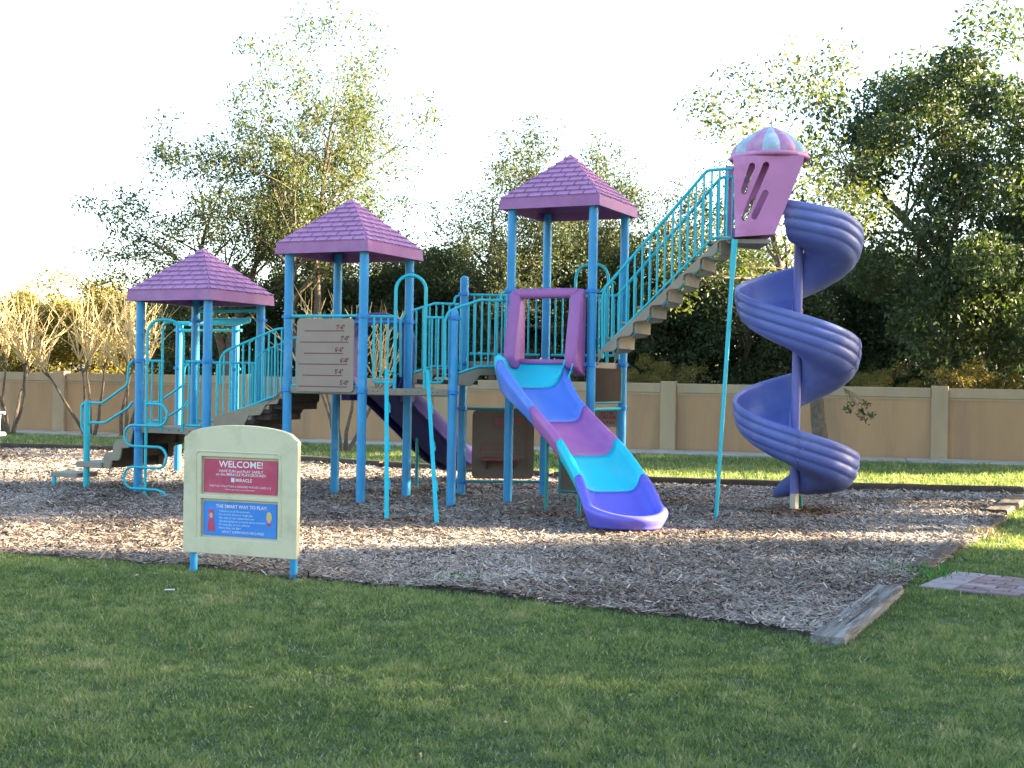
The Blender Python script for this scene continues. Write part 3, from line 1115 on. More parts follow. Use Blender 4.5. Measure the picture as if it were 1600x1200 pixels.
# ---- front of the triangular deck: guard panels, hoop, two sliding rails
P3 = P['P3']
TA, TB = F2 - dirv(math.pi / 2 - TH - math.pi / 3 + math.pi / 2) * .0, P3
a617, a664 = onp(617, 560, F2, P3), onp(664, 560, F2, P3)
zhoop = onp(640, 430, F2, P3).z
g0 = lambda p, z: V3((p.x, p.y, z))
ex = (a664 - a617); ex.z = 0
hw = ex.length / 2
mid = (a617 + a664) / 2
hp = [g0(a617, 1.55)] + arc(g0(mid, zhoop - hw), ex.normalized(), Z, hw, math.pi, 0, 14) + [g0(a664, 1.55)]
b = MB(); b.tube(hp, .024, 12)
part(b, 'entry_hoop', 'teal', smooth=.8)


def frame_panel(pa, pb, zt, zb, fr_, round_at):
    pa, pb = g0(pa, 0), g0(pb, 0)
    if round_at == 0:
        pl = rounded([pa + Z * zt, pa + Z * zb, pb + Z * zb], .07, 4)
    else:
        pl = rounded([pb + Z * zt, pb + Z * zb, pa + Z * zb], .07, 4)
    b = MB()
    b.tube([pa + Z * zt, pb + Z * zt], RT, 10)
    b.tube(pl, RT, 10)
    o = part(b, 'guardrail', 'teal', smooth=.8)
    for f in fr_:
        q = pa.lerp(pb, f)
        bb_ = MB(); bb_.tube([q + Z * zb, q + Z * zt], BT, 8)
        part(bb_, 'baluster', 'teal', o, smooth=.8)


frame_panel(onp(583.5, 560, F2, P3), a617, 2.57, onp(600, 598, F2, P3).z, (.33, .66), 0)
b = MB(); q = onp(583.5, 560, F2, P3)
b.tube([F2 + Z * 2.57, g0(q, 2.57)], RT, 10)
part(b, 'rail_end', 'teal', smooth=.8)
frame_panel(a664, onp(693, 560, F2, P3), 2.57, onp(680, 598, F2, P3).z, (.36, .7), 1)
for (xt, yt, xb, yb, leg) in ((604, 579, 604, 818, a617), (668, 580, 682.5, 822, a664)):
    tp = onp(xt, yt, F2 - V3((0, .08, 0)), P3 - V3((0, .08, 0)))
    bt = gnd(xb, yb)
    d = (bt - tp)
    b = MB()
    sx = V3((1, 0, 0))
    nrm = d.normalized().cross(sx).normalized()
    b.box((tp + bt) / 2, d.normalized(), sx, nrm, d.length / 2 + .02, .026, .016)
    o = part(b, 'sliding_rail', 'teal', bevel=.006, seg=2)
    b = MB()
    b.tube([tp + d * .01, V3((leg.x, leg.y, tp.z - .01))], .016, 8)
    for f in (.2, .45, .7):
        q = tp + d * f
        b.tube([q, q + V3((.035, .05, -.09)), q + d * .07 + V3((.035, .05, -.05)), q + d * .1], .011, 8)
    part(b, 'bracket', 'teal', o, smooth=.8)

# ---- short stair from the triangular deck up to tower three
L3, F3, B3, R3, P4 = P['L3'], P['F3'], P['B3'], P['R3'], P['P4']
top = [onp(695.5, 590, P3, L3), onp(695.5, 499, P3, L3), onp(701, 487, P3, L3), onp(712, 481.5, P3, L3), onp(751, 468.5, P3, L3), onp(782, 470, P3, L3), onp(784, 458, P3, L3), onp(790, 456, P3, L3)]
bot = [onp(716, 583, P3, L3), onp(746, 573, P3, L3), onp(790, 573, P3, L3)]
tp2 = [onp(716, 480, P3, L3)] + top[4:6] + [onp(790, 470, P3, L3)]
for off_ in (0, 1):
    dd = (R2 - P3) if off_ else V3((0, 0, 0))
    b = MB(); b.tube(rounded([p + dd for p in top], .05, 4), RT, 10)
    part(b, 'handrail', 'teal', smooth=.8)
    rail([p + dd for p in tp2], [p + dd for p in bot], [(i + .35) / 7 for i in range(7)])
    b = MB()
    bz = [p + dd for p in bot]
    poly = [bz[0] - Z * .02, bz[1] - Z * .02, bz[2] - Z * .02, bz[2] - Z * .12, bz[1] - Z * .12 + (bz[2] - bz[1]) * .1, bz[0].lerp(bz[1], .7) - Z * .24, bz[0] - Z * .16]
    dn = (L3 - P3).normalized()
    b.prism([p for p in poly], V3((-dn.y, dn.x, 0)) * .035)
    part(b, 'stringer', 'tan_step', bevel=.006, seg=1)
for i in range(2):
    c = P3.lerp(L3, .3 + .4 * i) + (R2 - P3) * .5 + Z * (1.70 + .15 * i)
    dn = (L3 - P3).normalized()
    b = MB(); b.box(c, dn, V3((-dn.y, dn.x, 0)), Z, .17, .55, .03)
    part(b, 'tread', 'dark_tread', bevel=.008, seg=1)

# ---- rails of tower three
panel_rail(P4, B3, 2.99, 2.12, 9)
panel_rail(B3, R3, 2.99, 2.12, 9)
q0, q1 = B3.lerp(R3, .38), B3.lerp(R3, .80)
b = MB(); b.tube(rounded([q0 + Z * 2.0, q0 + Z * 3.45, q1 + Z * 3.45, q1 + Z * 2.0], .24, 8), .022, 10)
part(b, 'entry_hoop', 'teal', smooth=.8)

# ---- bus stop panel and counter panels below the decks
EB = (B3 - P4).normalized()
nb = V3((EB.y, -EB.x, 0))
for z in (1.31, .235):
    b = MB(); b.tube([P4 + Z * z, B3 + Z * z], .022, 10)
    part(b, 'panel_rail', 'dark_teal', smooth=.8)
c0, c1 = onp(737.5, 700, P4, B3), onp(834, 700, P4, B3)
pc = (c0 + c1) / 2
zt0, zb0 = onp(786, 641, P4, B3).z, onp(786, 748, P4, B3).z
pc.z = (zt0 + zb0) / 2
hw = (c1 - c0).to_2d().length / 2
b = MB(); b.prism(rrect(pc - nb * .01, EB, Z, hw, (zt0 - zb0) / 2, .08), nb * .025)
bs = part(b, 'bus_stop_panel', 'brown_panel', label='brown bus stop play panel with a small bench')
o_ = nb * .018


def strip(x0, y0, x1, y1, w_=.008):
    A_, B_ = onp(x0, y0, P4 + o_, B3 + o_), onp(x1, y1, P4 + o_, B3 + o_)
    d = (B_ - A_).normalized()
    s = d.cross(nb).normalized() * w_ / 2
    b = MB(); b.add([A_ - s, B_ - s, B_ + s, A_ + s], [(0, 1, 2, 3)])
    part(b, 'printed_line', 'maroon', bs)


for a in ((770, 651, 821, 651), (770, 667.5, 821, 667.5), (770, 651, 770, 667.5), (821, 651, 821, 667.5),
          (751, 694, 811, 694), (751, 702, 811, 702), (751, 710.5, 811, 710.5), (751, 694, 751, 710.5), (811, 694, 811, 710.5), (821, 660, 821, 741), (824.5, 660, 824.5, 741)):
    strip(*a)
lettering('BUS STOP', onp(795.5, 659.3, P4 + o_, B3 + o_), EB, Z, .10, 'red_print', bs, .003, width=.40)
bq = onp(780, 717, P4 + nb * .02, B3 + nb * .02)
b = MB(); b.box(V3((bq.x, bq.y, bq.z)) + nb * .10, EB, nb, Z, .27, .11, .022)
part(b, 'bench_seat', 'maroon', bs, bevel=.008)
for s_ in (-.2, .2):
    b = MB(); b.prism([bq + EB * s_ + nb * .17 - Z * .02, bq + EB * s_ - Z * .02, bq + EB * s_ - Z * .16], EB * .02)
    part(b, 'bench_bracket', 'maroon', bs)
# order panel between the rear posts of tower three
b = MB(); b.tube([F3 + Z * 1.36, R3 + Z * 1.36], .022, 10)
part(b, 'panel_rail', 'teal', smooth=.8)
b = MB(); b.tube([F3.lerp(R3, .1) + Z * 1.45, F3.lerp(R3, .94) + Z * 1.45], .018, 8)
b.tube([F3.lerp(R3, .94) + Z * 1.45, F3.lerp(R3, .94) + Z * 1.95], .022, 8)
part(b, 'panel_frame', 'dark_teal', smooth=.8)
b = MB(); b.box(F3.lerp(R3, .5) + Z * 1.68, W, U, Z, .53, .012, .24)
part(b, 'apron_panel', 'dark_apron')
OA, OB = B3 + W * .02, R3 + W * .02
oc0, oc1 = onp(926, 660, OA, OB), onp(967.5, 660, OA, OB)
zt0, zm, zb0 = onp(950, 640.5, OA, OB).z, onp(950, 667, OA, OB).z, .3
pc = (oc0 + oc1) / 2
hw = (oc1 - oc0).to_2d().length / 2
b = MB()
pc.z = (zt0 + zm) / 2
b.prism(rrect(pc, U, Z, hw, (zt0 - zm) / 2, .03), -W * .025)
op = part(b, 'order_panel', 'tan_panel', label='tan panel with red lettering under the deck')
for sgn in (-1, 1):
    b = MB()
    b.box(V3((pc.x, pc.y, zm - .3)) + U * sgn * (hw - .015) - W * .012, U, W, Z, .016, .012, .30)
    part(b, 'panel_leg', 'tan_panel', op)
lettering('ICE', onp(949, 646, OA - W * .03, OB - W * .03), U, Z, .06, 'red_print', op, .002, width=.2)
lettering('CREAM', onp(949, 652.5, OA - W * .03, OB - W * .03), U, Z, .075, 'red_print', op, .003, width=.26)
lettering('CONES', onp(949, 660, OA - W * .03, OB - W * .03), U, Z, .06, 'red_print', op, .002, width=.24)
# low framed panel behind the front slide
la, lb = onp(875, 740, B3, R3), onp(915, 740, B3, R3)
b = MB()
for p in (la, lb):
    b.tube([g0(p, -.02), g0(p, .66)], .022, 8)
for z in (.12, .60):
    b.tube([g0(la, z), g0(lb, z)], .022, 8)
lf = part(b, 'low_panel', 'dark_teal', smooth=.8)
b = MB(); mm_ = (la + lb) / 2
b.box(g0(mm_, .36), U, W, Z, (lb - la).to_2d().length / 2 - .02, .01, .23)
part(b, 'panel_board', 'brown_panel', lf)


# ---- front slide: trough swept along its path, five coloured lengths and a bowl end
def catmull(pts, n):
    out = []
    pts = [V3(p) for p in pts]
    pp = [pts[0] * 2 - pts[1]] + pts + [pts[-1] * 2 - pts[-2]]
    for i in range(1, len(pp) - 2):
        for k in range(n):
            t = k / n
            a, b_, c, d = pp[i - 1], pp[i], pp[i + 1], pp[i + 2]
            out.append(.5 * ((2 * b_) + (c - a) * t + (2 * a - 5 * b_ + 4 * c - d) * t * t + (3 * b_ - a - 3 * c + d) * t ** 3))
    out.append(pts[-1])
    return out


PROF = [(0, 0), (.12, .0), (.22, .005), (.28, .025), (.325, .075), (.35, .14), (.362, .19), (.375, .225), (.40, .245), (.43, .243), (.452, .222), (.46, .19), (.455, .14), (.43, .06), (.40, -.02), (.395, -.05)]


def half_ring(c, side, prof, sx=1.0, sz=1.0):
    return [c + side * (r * sx) + Z * (z * sz * (.86 if z > 0 else 1)) for r, z in prof]


def trough(ctrl, per, bounds, mats, prof, bowl=None, name='slide', labels=None, scale=None):
    path_ = catmull(ctrl, per)
    n = len(path_)
    sides = []
    for i in range(n):
        d = path_[min(i + 1, n - 1)] - path_[max(i - 1, 0)]
        d.z = 0
        d.normalize()
        sides.append(V3((-d.y, d.x, 0)))
    objs = []
    for j in range(len(bounds) - 1):
        i0, i1 = bounds[j] * per, bounds[j + 1] * per
        rows = []
        for i in range(i0, i1 + 1):
            sc = 1
            if scale:
                f_ = i / (n - 1)
                sc = scale[0] + (scale[1] - scale[0]) * min(1, f_ / .4) if f_ < .4 else scale[1] + (scale[2] - scale[1]) * (f_ - .4) / .6
            fz = i / (n - 1)
            zz_ = 1 + .85 * min(1, max(0, (.36 - fz) / .18), max(0, (fz - .10) / .07)) if scale else 1
            pf = [(r_, z_ * zz_ if z_ > 0 else z_) for r_, z_ in prof]
            lft = half_ring(path_[i], -sides[i], pf, sc)
            rgt = half_ring(path_[i], sides[i], pf, sc)
            rows.append(lft[::-1] + rgt[1:])
        mb = MB()
        mb.grid(rows)
        if bowl and j == len(bounds) - 2:
            c, s = path_[n - 1], sides[n - 1]
            fwd = V3((s.y, -s.x, 0))
            rws = []
            sc = scale[2] if scale else 1
            for k in range(25):
                a = -math.pi / 2 + math.pi * k / 24
                dv = fwd * (math.cos(a) * bowl) + s * math.sin(a)
                rws.append(half_ring(c, dv, prof, sc, 1.0 - .42 * math.cos(a)))
            mb.grid(rws)
        objs.append((mb, mats[j]))
    return path_, sides, objs


ED = (L3 + F3) / 2
s_ctrl = [V3((.43, 17.40, 1.99)), V3((.285, 17.0, 1.64)), V3((.62, 16.42, 1.21)), V3((.97, 15.85, .815)), V3((1.215, 15.27, .42)), V3((1.335, 14.82, .11))]
path_, sides_, objs = trough(s_ctrl, 8, [0, 1, 2, 3, 4, 5], ['slide_cyan', 'slide_blue', 'slide_magenta', 'slide_cyan', 'slide_violet'], PROF, bowl=1.28, scale=(1.24, .98, 1.05))
slide = None
for mb, m_ in objs[::-1]:
    if slide is None:
        o = slide = part(mb, 'front_slide', m_, smooth=3.2, recalc=True, label='curved open slide of cyan, blue, magenta and violet lengths')
    else:
        o = part(mb, 'slide_length', m_, slide, smooth=3.2, recalc=True)
    so = o.modifiers.new('wall', 'SOLIDIFY')
    so.thickness = .012
    so.offset = 0
for x_, y_, ztop in ((853, 804, 1.05), (904.5, 810, .55)):
    q = gnd(x_, y_)
    b = MB(); b.tube([q - Z * .05, g0(q, ztop)], .026, 10)
    part(b, 'leg', 'dark_teal', slide, smooth=.8)

# purple entry hood of the front slide
No = -W
hood = MB()
loc = lambda u_, n_, z_: ED + U * u_ + No * n_ + Z * z_
for s_ in (-1, 1):
    u0, u1 = s_ * .365, s_ * .54
    prof = [(.02, 1.80), (.02, 2.97), (.13, 3.0), (.21, 2.93), (.28, 2.6), (.35, 2.25), (.385, 2.05), (.35, 1.92)]
    hood.prism([loc(u0, n_, z_) for n_, z_ in prof], U * (u1 - u0))
ho = part(hood, 'slide_hood', 'hood_purple', bevel=.035, seg=3, smooth=.9)
b = MB(); b.box(loc(0, .125, 2.935), U, No, Z, .46, .09, .066)
part(b, 'hood_top', 'hood_purple', ho, bevel=.04, seg=3, smooth=.9)
b = MB(); b.box(loc(0, .10, 2.0), U, No, Z, .45, .10, .035)
part(b, 'hood_sill', 'hood_purple', ho, bevel=.025, seg=3, smooth=.9)

# ---- rear slide behind tower two
mB = (B2 + R2) / 2
r_ctrl = [mB + W * .05 + Z * 1.58, mB + W * .45 + Z * 1.42, mB + W * 1.3 + Z * .98, mB + W * 2.2 + Z * .5, mB + W * 2.9 + Z * .27, mB + W * 3.3 + Z * .23]
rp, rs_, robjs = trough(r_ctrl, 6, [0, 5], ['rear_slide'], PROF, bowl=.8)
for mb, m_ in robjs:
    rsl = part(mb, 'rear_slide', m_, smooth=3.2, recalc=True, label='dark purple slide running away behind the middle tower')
    so = rsl.modifiers.new('wall', 'SOLIDIFY'); so.thickness = .012; so.offset = 0
q = gnd(651, 764)
b = MB(); b.tube([q - Z * .05, g0(q, .95)], .03, 10)
part(b, 'leg', 'dark_teal', rsl, smooth=.8)
b = MB()
loc2 = lambda u_, n_, z_: mB + U * u_ + W * n_ + Z * z_
hp = [loc2(-.5, .06, 1.45), loc2(-.5, .06, 2.45)] + arc(loc2(0, .06, 2.42), U, Z, .5, math.pi, 0, 12)
hp = [loc2(-.5 * 1.0, .1, 1.4)] + [loc2(.5 * math.cos(a), .1, 2.28 + .34 * math.sin(a)) for a in [math.pi - math.pi * i / 14 for i in range(15)]] + [loc2(.5, .1, 1.4)]
rows = []
for i, p in enumerate(hp):
    inn = loc2(0, .1, 2.1)
    d = (V3(p) - inn); d = V3((d.x, d.y, max(0, d.z))).normalized() if 0 < i < len(hp) - 1 else (U * (-1 if i == 0 else 1))
    rows.append([p - d * .07, p - d * .07 + W * .2, p + d * .07 + W * .17, p + d * .08, p - d * .07])
b.grid(rows)
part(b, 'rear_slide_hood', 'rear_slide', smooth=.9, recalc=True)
b = MB(); b.tube([B2 + Z * 2.55, R2 + Z * 2.55], .022, 10)
part(b, 'top_rail', 'collar_blue', smooth=.8)

# ---- tall stair from tower three to the spiral slide
sp3 = lambda t_, z_, off=0.0: F3 + U * t_ + W * off + Z * z_
pt_ = lambda x, y: onp(x, y, F3, F3 + U)
b_top = [pt_(941, 560), pt_(941, 466), pt_(945, 452), pt_(952, 443), pt_(1104, 267.5), pt_(1111, 265.5), pt_(1146, 263.5)]
b_mid = [pt_(952, 443), pt_(1104, 267.5), pt_(1146, 263.5)]
b_bot = [pt_(939, 548), pt_(1111, 374), pt_(1120, 370.5), pt_(1142, 371)]
SW = .62
for off_ in (0.0, SW):
    dd = W * off_
    b = MB(); b.tube(rounded([p + dd for p in b_top], .06, 4), .021, 10)
    part(b, 'handrail', 'teal', smooth=.8)
    tl = [p + dd for p in ([pt_(941, 455)] + b_mid)]
    rail([p + dd for p in [pt_(939, 456), pt_(1104, 267.5), pt_(1146, 263.5)]], [p + dd for p in b_bot], [(i + .45) / 17 for i in range(17)], rt=.016)
    # zig-zag tan stringer
    n_ = 8
    tt = lambda k: .12 + .228 * k
    upper = [sp3(.10, b_bot[0].z - .02), sp3(tt(7) + .05, b_bot[2].z - .02), sp3(1.95, b_bot[3].z - .02)]
    lower = []
    for k in range(n_):
        zb_ = 2.15 + .208 * k
        lower += [sp3(tt(k) + .06, zb_ - .015), sp3(tt(k) + .20, zb_ + .0), sp3(tt(k) + .245, zb_ + .05), sp3(tt(k) + .25, zb_ + .16)]
    lower = [p for p in lower if (p - F3).to_2d().length < 1.93]
    lower.append(sp3(1.95, 3.60))
    poly = upper + lower[::-1] + [sp3(.10, 2.0)]
    b = MB(); b.prism([p + dd - W * .02 for p in poly], W * .04)
    part(b, 'stringer', 'tan_step', bevel=.006, seg=1)
for k in range(7):
    t_ = .12 + .228 * k
    zt0 = 2.15 + .208 * (k + 1)
    b = MB()
    b.box(sp3(t_ + .17, zt0 - .03, SW / 2), U, W, Z, .115, SW / 2 - .02, .02)
    b.box(sp3(t_ + .27, zt0 - .08, SW / 2), U, W, Z, .014, SW / 2 - .02, .09)
    part(b, 'tread', 'tan_step', bevel=.006, seg=1)
# landing under the pink hood
HX0, HX1, HY0, HY1 = 2.86, 3.72, 16.36, 17.22
b = MB()
b.prism([sp3(1.86, 3.56, .03), V3((3.30, HY0 + .05, 3.56)), V3((3.30, HY1, 3.56)), sp3(1.86, 3.56, SW)], Z * .06)
part(b, 'landing', 'deck_tan', bevel=.006, seg=1)
q = gnd(1118, 813)
tp = V3((sp3(1.96, 0).x, sp3(1.96, 0).y, 3.6))
b = MB()
b.tube([q - Z * .06, q.lerp(tp, .55), q.lerp(tp, .86), q.lerp(tp, .9), tp], [.026, .028, .031, .042, .042], 12)
part(b, 'support_pole', 'teal', smooth=.8)
b = MB()
q2 = sp3(1.9, 0, D)
b.tube([V3((4.02, 17.55, -.06)), V3((3.98, 17.5, .45))], .03, 10)
part(b, 'support_pole', 'dark_teal', smooth=.8)


def plate_holes(outer, holes, ex, ey, o0, off, name, m, parent=None, **k):
    """flat plate with holes: loops in 2-D, filled, then thickened"""
    bm = bmesh.new()
    o0, ex, ey, off = V3(o0), V3(ex), V3(ey), V3(off)
    edges = []
    for lp in [outer] + holes:
        vs = [bm.verts.new(o0 + ex * x + ey * y) for x, y in lp]
        edges += [bm.edges.new((vs[i], vs[(i + 1) % len(vs)])) for i in range(len(vs))]
    bmesh.ops.triangle_fill(bm, use_beauty=True, use_dissolve=False, edges=edges)
    fs = list(bm.faces)
    r = bmesh.ops.extrude_face_region(bm, geom=fs)
    bmesh.ops.translate(bm, verts=[e for e in r['geom'] if isinstance(e, bmesh.types.BMVert)], vec=off)
    bmesh.ops.recalc_face_normals(bm, faces=bm.faces)
    me = bpy.data.meshes.new(name)
    bm.to_mesh(me)
    bm.free()
    o = link(name, me, m)
    o.parent = parent or PS
    o.matrix_parent_inverse = Matrix.Translation(PS.location).inverted() if (parent or PS) is PS else Matrix.Identity(4)
    return o


# ---- pink hood
HA, HB = V3((HX0, HY0, 0)), V3((HX1, HY0 - .03, 0))
hx = (HB - HA).normalized()
h2 = lambda x, y: ((onp(x, y, HA, HB) - HA).to_2d().dot(hx.to_2d()), onp(x, y, HA, HB).z)
outer = [h2(1146.5, 243), h2(1257, 243), h2(1255, 254), h2(1210.5, 366), h2(1149, 370)]


def slot(x0, y0, x1, y1, w_):
    d = V3((x1 - x0, y1 - y0, 0)).normalized()
    s = V3((-d.y, d.x, 0))
    pts = []
    for k in range(7):
        a = math.pi * k / 6
        pts.append(V3((x0, y0, 0)) + s * math.cos(a) * w_ - d * math.sin(a) * w_)
    for k in range(7):
        a = math.pi * k / 6
        pts.append(V3((x1, y1, 0)) - s * math.cos(a) * w_ + d * math.sin(a) * w_)
    return [h2(p.x, p.y) for p in pts]


holes = [slot(1175.5, 259, 1162, 299, 5), slot(1197.5, 257.5, 1163, 340, 5.2), slot(1196, 302, 1179, 338, 5.2)]
hyv = V3((-hx.y, hx.x, 0))
hood2 = plate_holes(outer, holes, hx, Z, HA, hyv * .05, 'spiral_hood', 'hood_pink')
hood2['label'] = 'faded pink hood with slanted slots at the top of the spiral slide'
b = MB()
DEP = .80
oo = lambda i, dy: HA + hx * outer[i][0] + Z * outer[i][1] + hyv * dy
b.add([oo(3, .05), oo(2, .05), oo(2, .14), oo(3, .14)], [(0, 1, 2, 3)])
b.add([oo(4, 0), oo(3, 0), oo(3, DEP), oo(4, DEP)], [(0, 1, 2, 3)])
lo_, up_ = oo(3, 0), oo(2, 0)
mid0 = lo_.lerp(up_, .62)
b.add([lo_, mid0, mid0 + hyv * DEP, lo_ + hyv * DEP], [(0, 1, 2, 3)])
part(b, 'hood_base', 'hood_pink', hood2)
rear_outer = [(x * .93 + .0, z) for x, z in outer]
bk = plate_holes(rear_outer, [[(x * .93, z) for x, z in h_] for h_ in holes], hx, Z, HA + hyv * DEP, hyv * .05, 'hood_back', 'hood_pink', hood2)
bk['label'] = 'rear panel of the pink hood'
bk.matrix_parent_inverse = Matrix.Identity(4)
# petals of the dome
dc = at(1201, 300, HY0 + .44)
zr, ztip = onp(1200, 236, HA, HB).z - .02, at(1198, 197.5, HY0 + .44).z
RD = .475
NP = 12
for k in range(NP):
    a0 = 2 * math.pi * k / NP + .12
    rows = []
    for i in range(6):
        a = a0 + (2 * math.pi / NP) * i / 5
        rib = math.sin(math.pi * i / 5)
        row = []
        for (rr_, zz_) in ((1.0, 0), (.985, .16), (.93, .34), (.70, .58), (.42, .80), (.18, .94), (.02, 1.0)):
            r__ = RD * rr_ * (1 + .10 * rib * (1 if .1 < rr_ < .99 else 0) - .03)
            row.append(V3((dc.x + r__ * math.cos(a), dc.y + r__ * math.sin(a), zr + (ztip - zr) * zz_)))
        rows.append(row)
    b = MB(); b.grid(rows)
    part(b, 'dome_petal', 'petal_pink' if k % 2 else 'petal_blue', hood2, smooth=3.2, recalc=False)
b = MB()
ring_ = [V3((dc.x + (RD + .02) * math.cos(2 * math.pi * k / 24), dc.y + (RD + .02) * math.sin(2 * math.pi * k / 24), zr)) for k in range(24)]
b.tube(ring_, .032, 10, closed=True)
part(b, 'dome_rim', 'hood_pink', hood2, smooth=1)

# ---- spiral slide
SC = V3((3.86, 17.26, 0))
SPROF = [(.075, -.20), (.085, -.24), (.11, -.36), (.17, -.44), (.28, -.475), (.45, -.475), (.60, -.45), (.70, -.385), (.755, -.28), (.775, -.16), (.785, -.05), (.79, -.015), (.805, .005), (.83, .008),
         (.848, -.01), (.85, -.05), (.846, -.085), (.829, -.10), (.846, -.118), (.843, -.185), (.828, -.213), (.808, -.226), (.825, -.25), (.808, -.318), (.785, -.35), (.758, -.362), (.768, -.388), (.69, -.458), (.60, -.50), (.45, -.52), (.28, -.52), (.15, -.485), (.085, -.40), (.066, -.30), (.066, -.2), (.075, -.20)]


def zs_rim(deg):
    if deg < -60:
        deg = -60 + (deg + 60) * .6
    return 3.755 - .755 * deg / 180.0


def spiral_rows(d0, d1, step=7.5):
    rows = []
    n = max(2, int((d1 - d0) / step))
    for i in range(n + 1):
        dg = d0 + (d1 - d0) * i / n
        a = math.radians(dg)
        zz = zs_rim(dg)
        if dg > 685:
            zz = zs_rim(685) - .16 * (1 - math.exp(-(dg - 685) / 50))
        rows.append([SC + dirv(a) * r + Z * (zz + z) for r, z in SPROF])
    return rows


spb = MB()
spb.tube([SC + Z * .27, SC + Z * 4.0], .062, 18)
spiral = part(spb, 'spiral_slide', 'spiral_pole', smooth=.8, label='blue spiral slide winding round a pole')
segs = [(-116, 40), (40, 185), (185, 330), (330, 475), (475, 620), (620, 785)]
for d0, d1 in segs:
    b = MB()
    b.grid(spiral_rows(d0, d1))
    n_ = len(SPROF)
    o = part(b, 'slide_length', 'spiral_blue', spiral, smooth=3.2, recalc=True)
    for dz_, rr_ in ((-.10, .846), (-.22, .832)):
        for da in (4, -4):
            a_ = math.radians(d0 + da + (4.5 if d0 < -100 else 0))
            p_ = SC + dirv(a_) * rr_ + Z * (zs_rim(math.degrees(a_)) + dz_)
            b = MB(); b.tube([p_, p_ + dirv(a_) * .008], .013, 8)
            part(b, 'bolt', 'spiral_pole', spiral)
for dg in (40, 185, 330, 475, 620):
    rows = []
    for i in range(3):
        a_ = math.radians(dg - .9 + .9 * i)
        zz_ = zs_rim(math.degrees(a_))
        rows.append([SC + dirv(a_) * (r + .007) + Z * (zz_ + z + (.006 if z > -.02 else -.004)) for r, z in SPROF[9:30]])
    b = MB(); b.grid(rows)
    part(b, 'flange', 'spiral_pole', spiral, smooth=.75)
# run-out at the foot
last = spiral_rows(775, 785)[-1]
tv = V3((-math.sin(math.radians(785)), math.cos(math.radians(785)), 0))
zl = min(p.z for p in last)
rows = []
for i in range(6):
    k_ = 1 - .13 * i * i / 5
    rows.append([V3((p.x, p.y, zl + (p.z - zl) * k_)) + tv * (.062 * i) - Z * (.01 * i) for p in last])
b = MB(); b.grid(rows)
part(b, 'slide_exit', 'spiral_blue', spiral, smooth=.75, recalc=True, label='exit lip at the foot of the spiral slide')
b = MB(); b.tube([SC - Z * .06, SC + Z * .27], .06, 4)
part(b, 'pole_foot', 'steel', spiral)
b = MB(); b.box(SC + V3((.36, .25, .27)), V3((1, .1, .1)).normalized(), V3((0, 1, 0)), Z, .30, .05, .018)
part(b, 'brace', 'steel', spiral)
for z in (3.0, 2.05, 1.2):
    b = MB(); b.tube([SC + Z * (z - .012), SC + Z * (z + .012)], .066, 18)
    part(b, 'pole_joint', 'spiral_pole', spiral, smooth=.8)

# ------------------------------------------------------------------ welcome sign
SA, SB = gnd(300.5, 894), gnd(457, 906)
sx = (SB - SA); sx.z = 0; sx.normalize()
sn_ = V3((sx.y, -sx.x, 0))
sign = thing('welcome_sign', 'cream moulded welcome sign with red and blue boards on two blue legs', 'sign', (SA + SB) / 2)
s2 = lambda x, y: ((onp(x, y, SA, SB) - SA).to_2d().dot(sx.to_2d()), onp(x, y, SA, SB).z)
S3 = lambda u_, z_, o_=0.0: SA + sx * u_ + Z * (z_ - SA.z) + sn_ * o_
ul, ur = s2(289, 780)[0], s2(467, 780)[0]
zbm = s2(378, 868)[1]
zc = s2(378, 664.5)[1]
zcor = (s2(291, 690)[1] + s2(464, 684)[1]) / 2
outer = [(ul + .012, zbm), (ur - .012, zbm), (ur, zbm + .03)]
N_ = 14
for k in range(N_ + 1):
    f_ = k / N_
    u_ = ur + (ul - ur) * f_
    e_ = 1 - (2 * f_ - 1) ** 2
    outer.append((u_ if 0 < k < N_ else u_, zcor + (zc - zcor) * (e_ ** .5)))
outer.append((ul, zbm + .03))
ru = (s2(319.5, 745)[0], s2(434, 745)[0])
rz = (s2(377, 771.5)[1], s2(377, 718.5)[1])
bz_ = (s2(377, 839)[1], s2(377, 785)[1])
hole = lambda z0, z1, g: [(ru[0] - g, z0 - g), (ru[1] + g, z0 - g), (ru[1] + g, z1 + g), (ru[0] - g, z1 + g)]
pl = plate_holes(outer, [hole(rz[0], rz[1], .018), hole(bz_[0], bz_[1], .018)], sx, Z, SA - Z * SA.z, sn_ * .028, 'sign_panel', 'sign_cream', sign)
pl.matrix_parent_inverse = Matrix.Translation(sign.location).inverted()
b = MB()
b.prism([S3(u_, z_, -.036) for u_, z_ in outer], sn_ * .033)
bkp = b.build('sign_back', 'sign_cream', sign, bevel=.02, seg=2)
bv = pl.modifiers.new('edge', 'BEVEL'); bv.width = .008; bv.segments = 3; bv.limit_method = 'ANGLE'; bv.angle_limit = .9
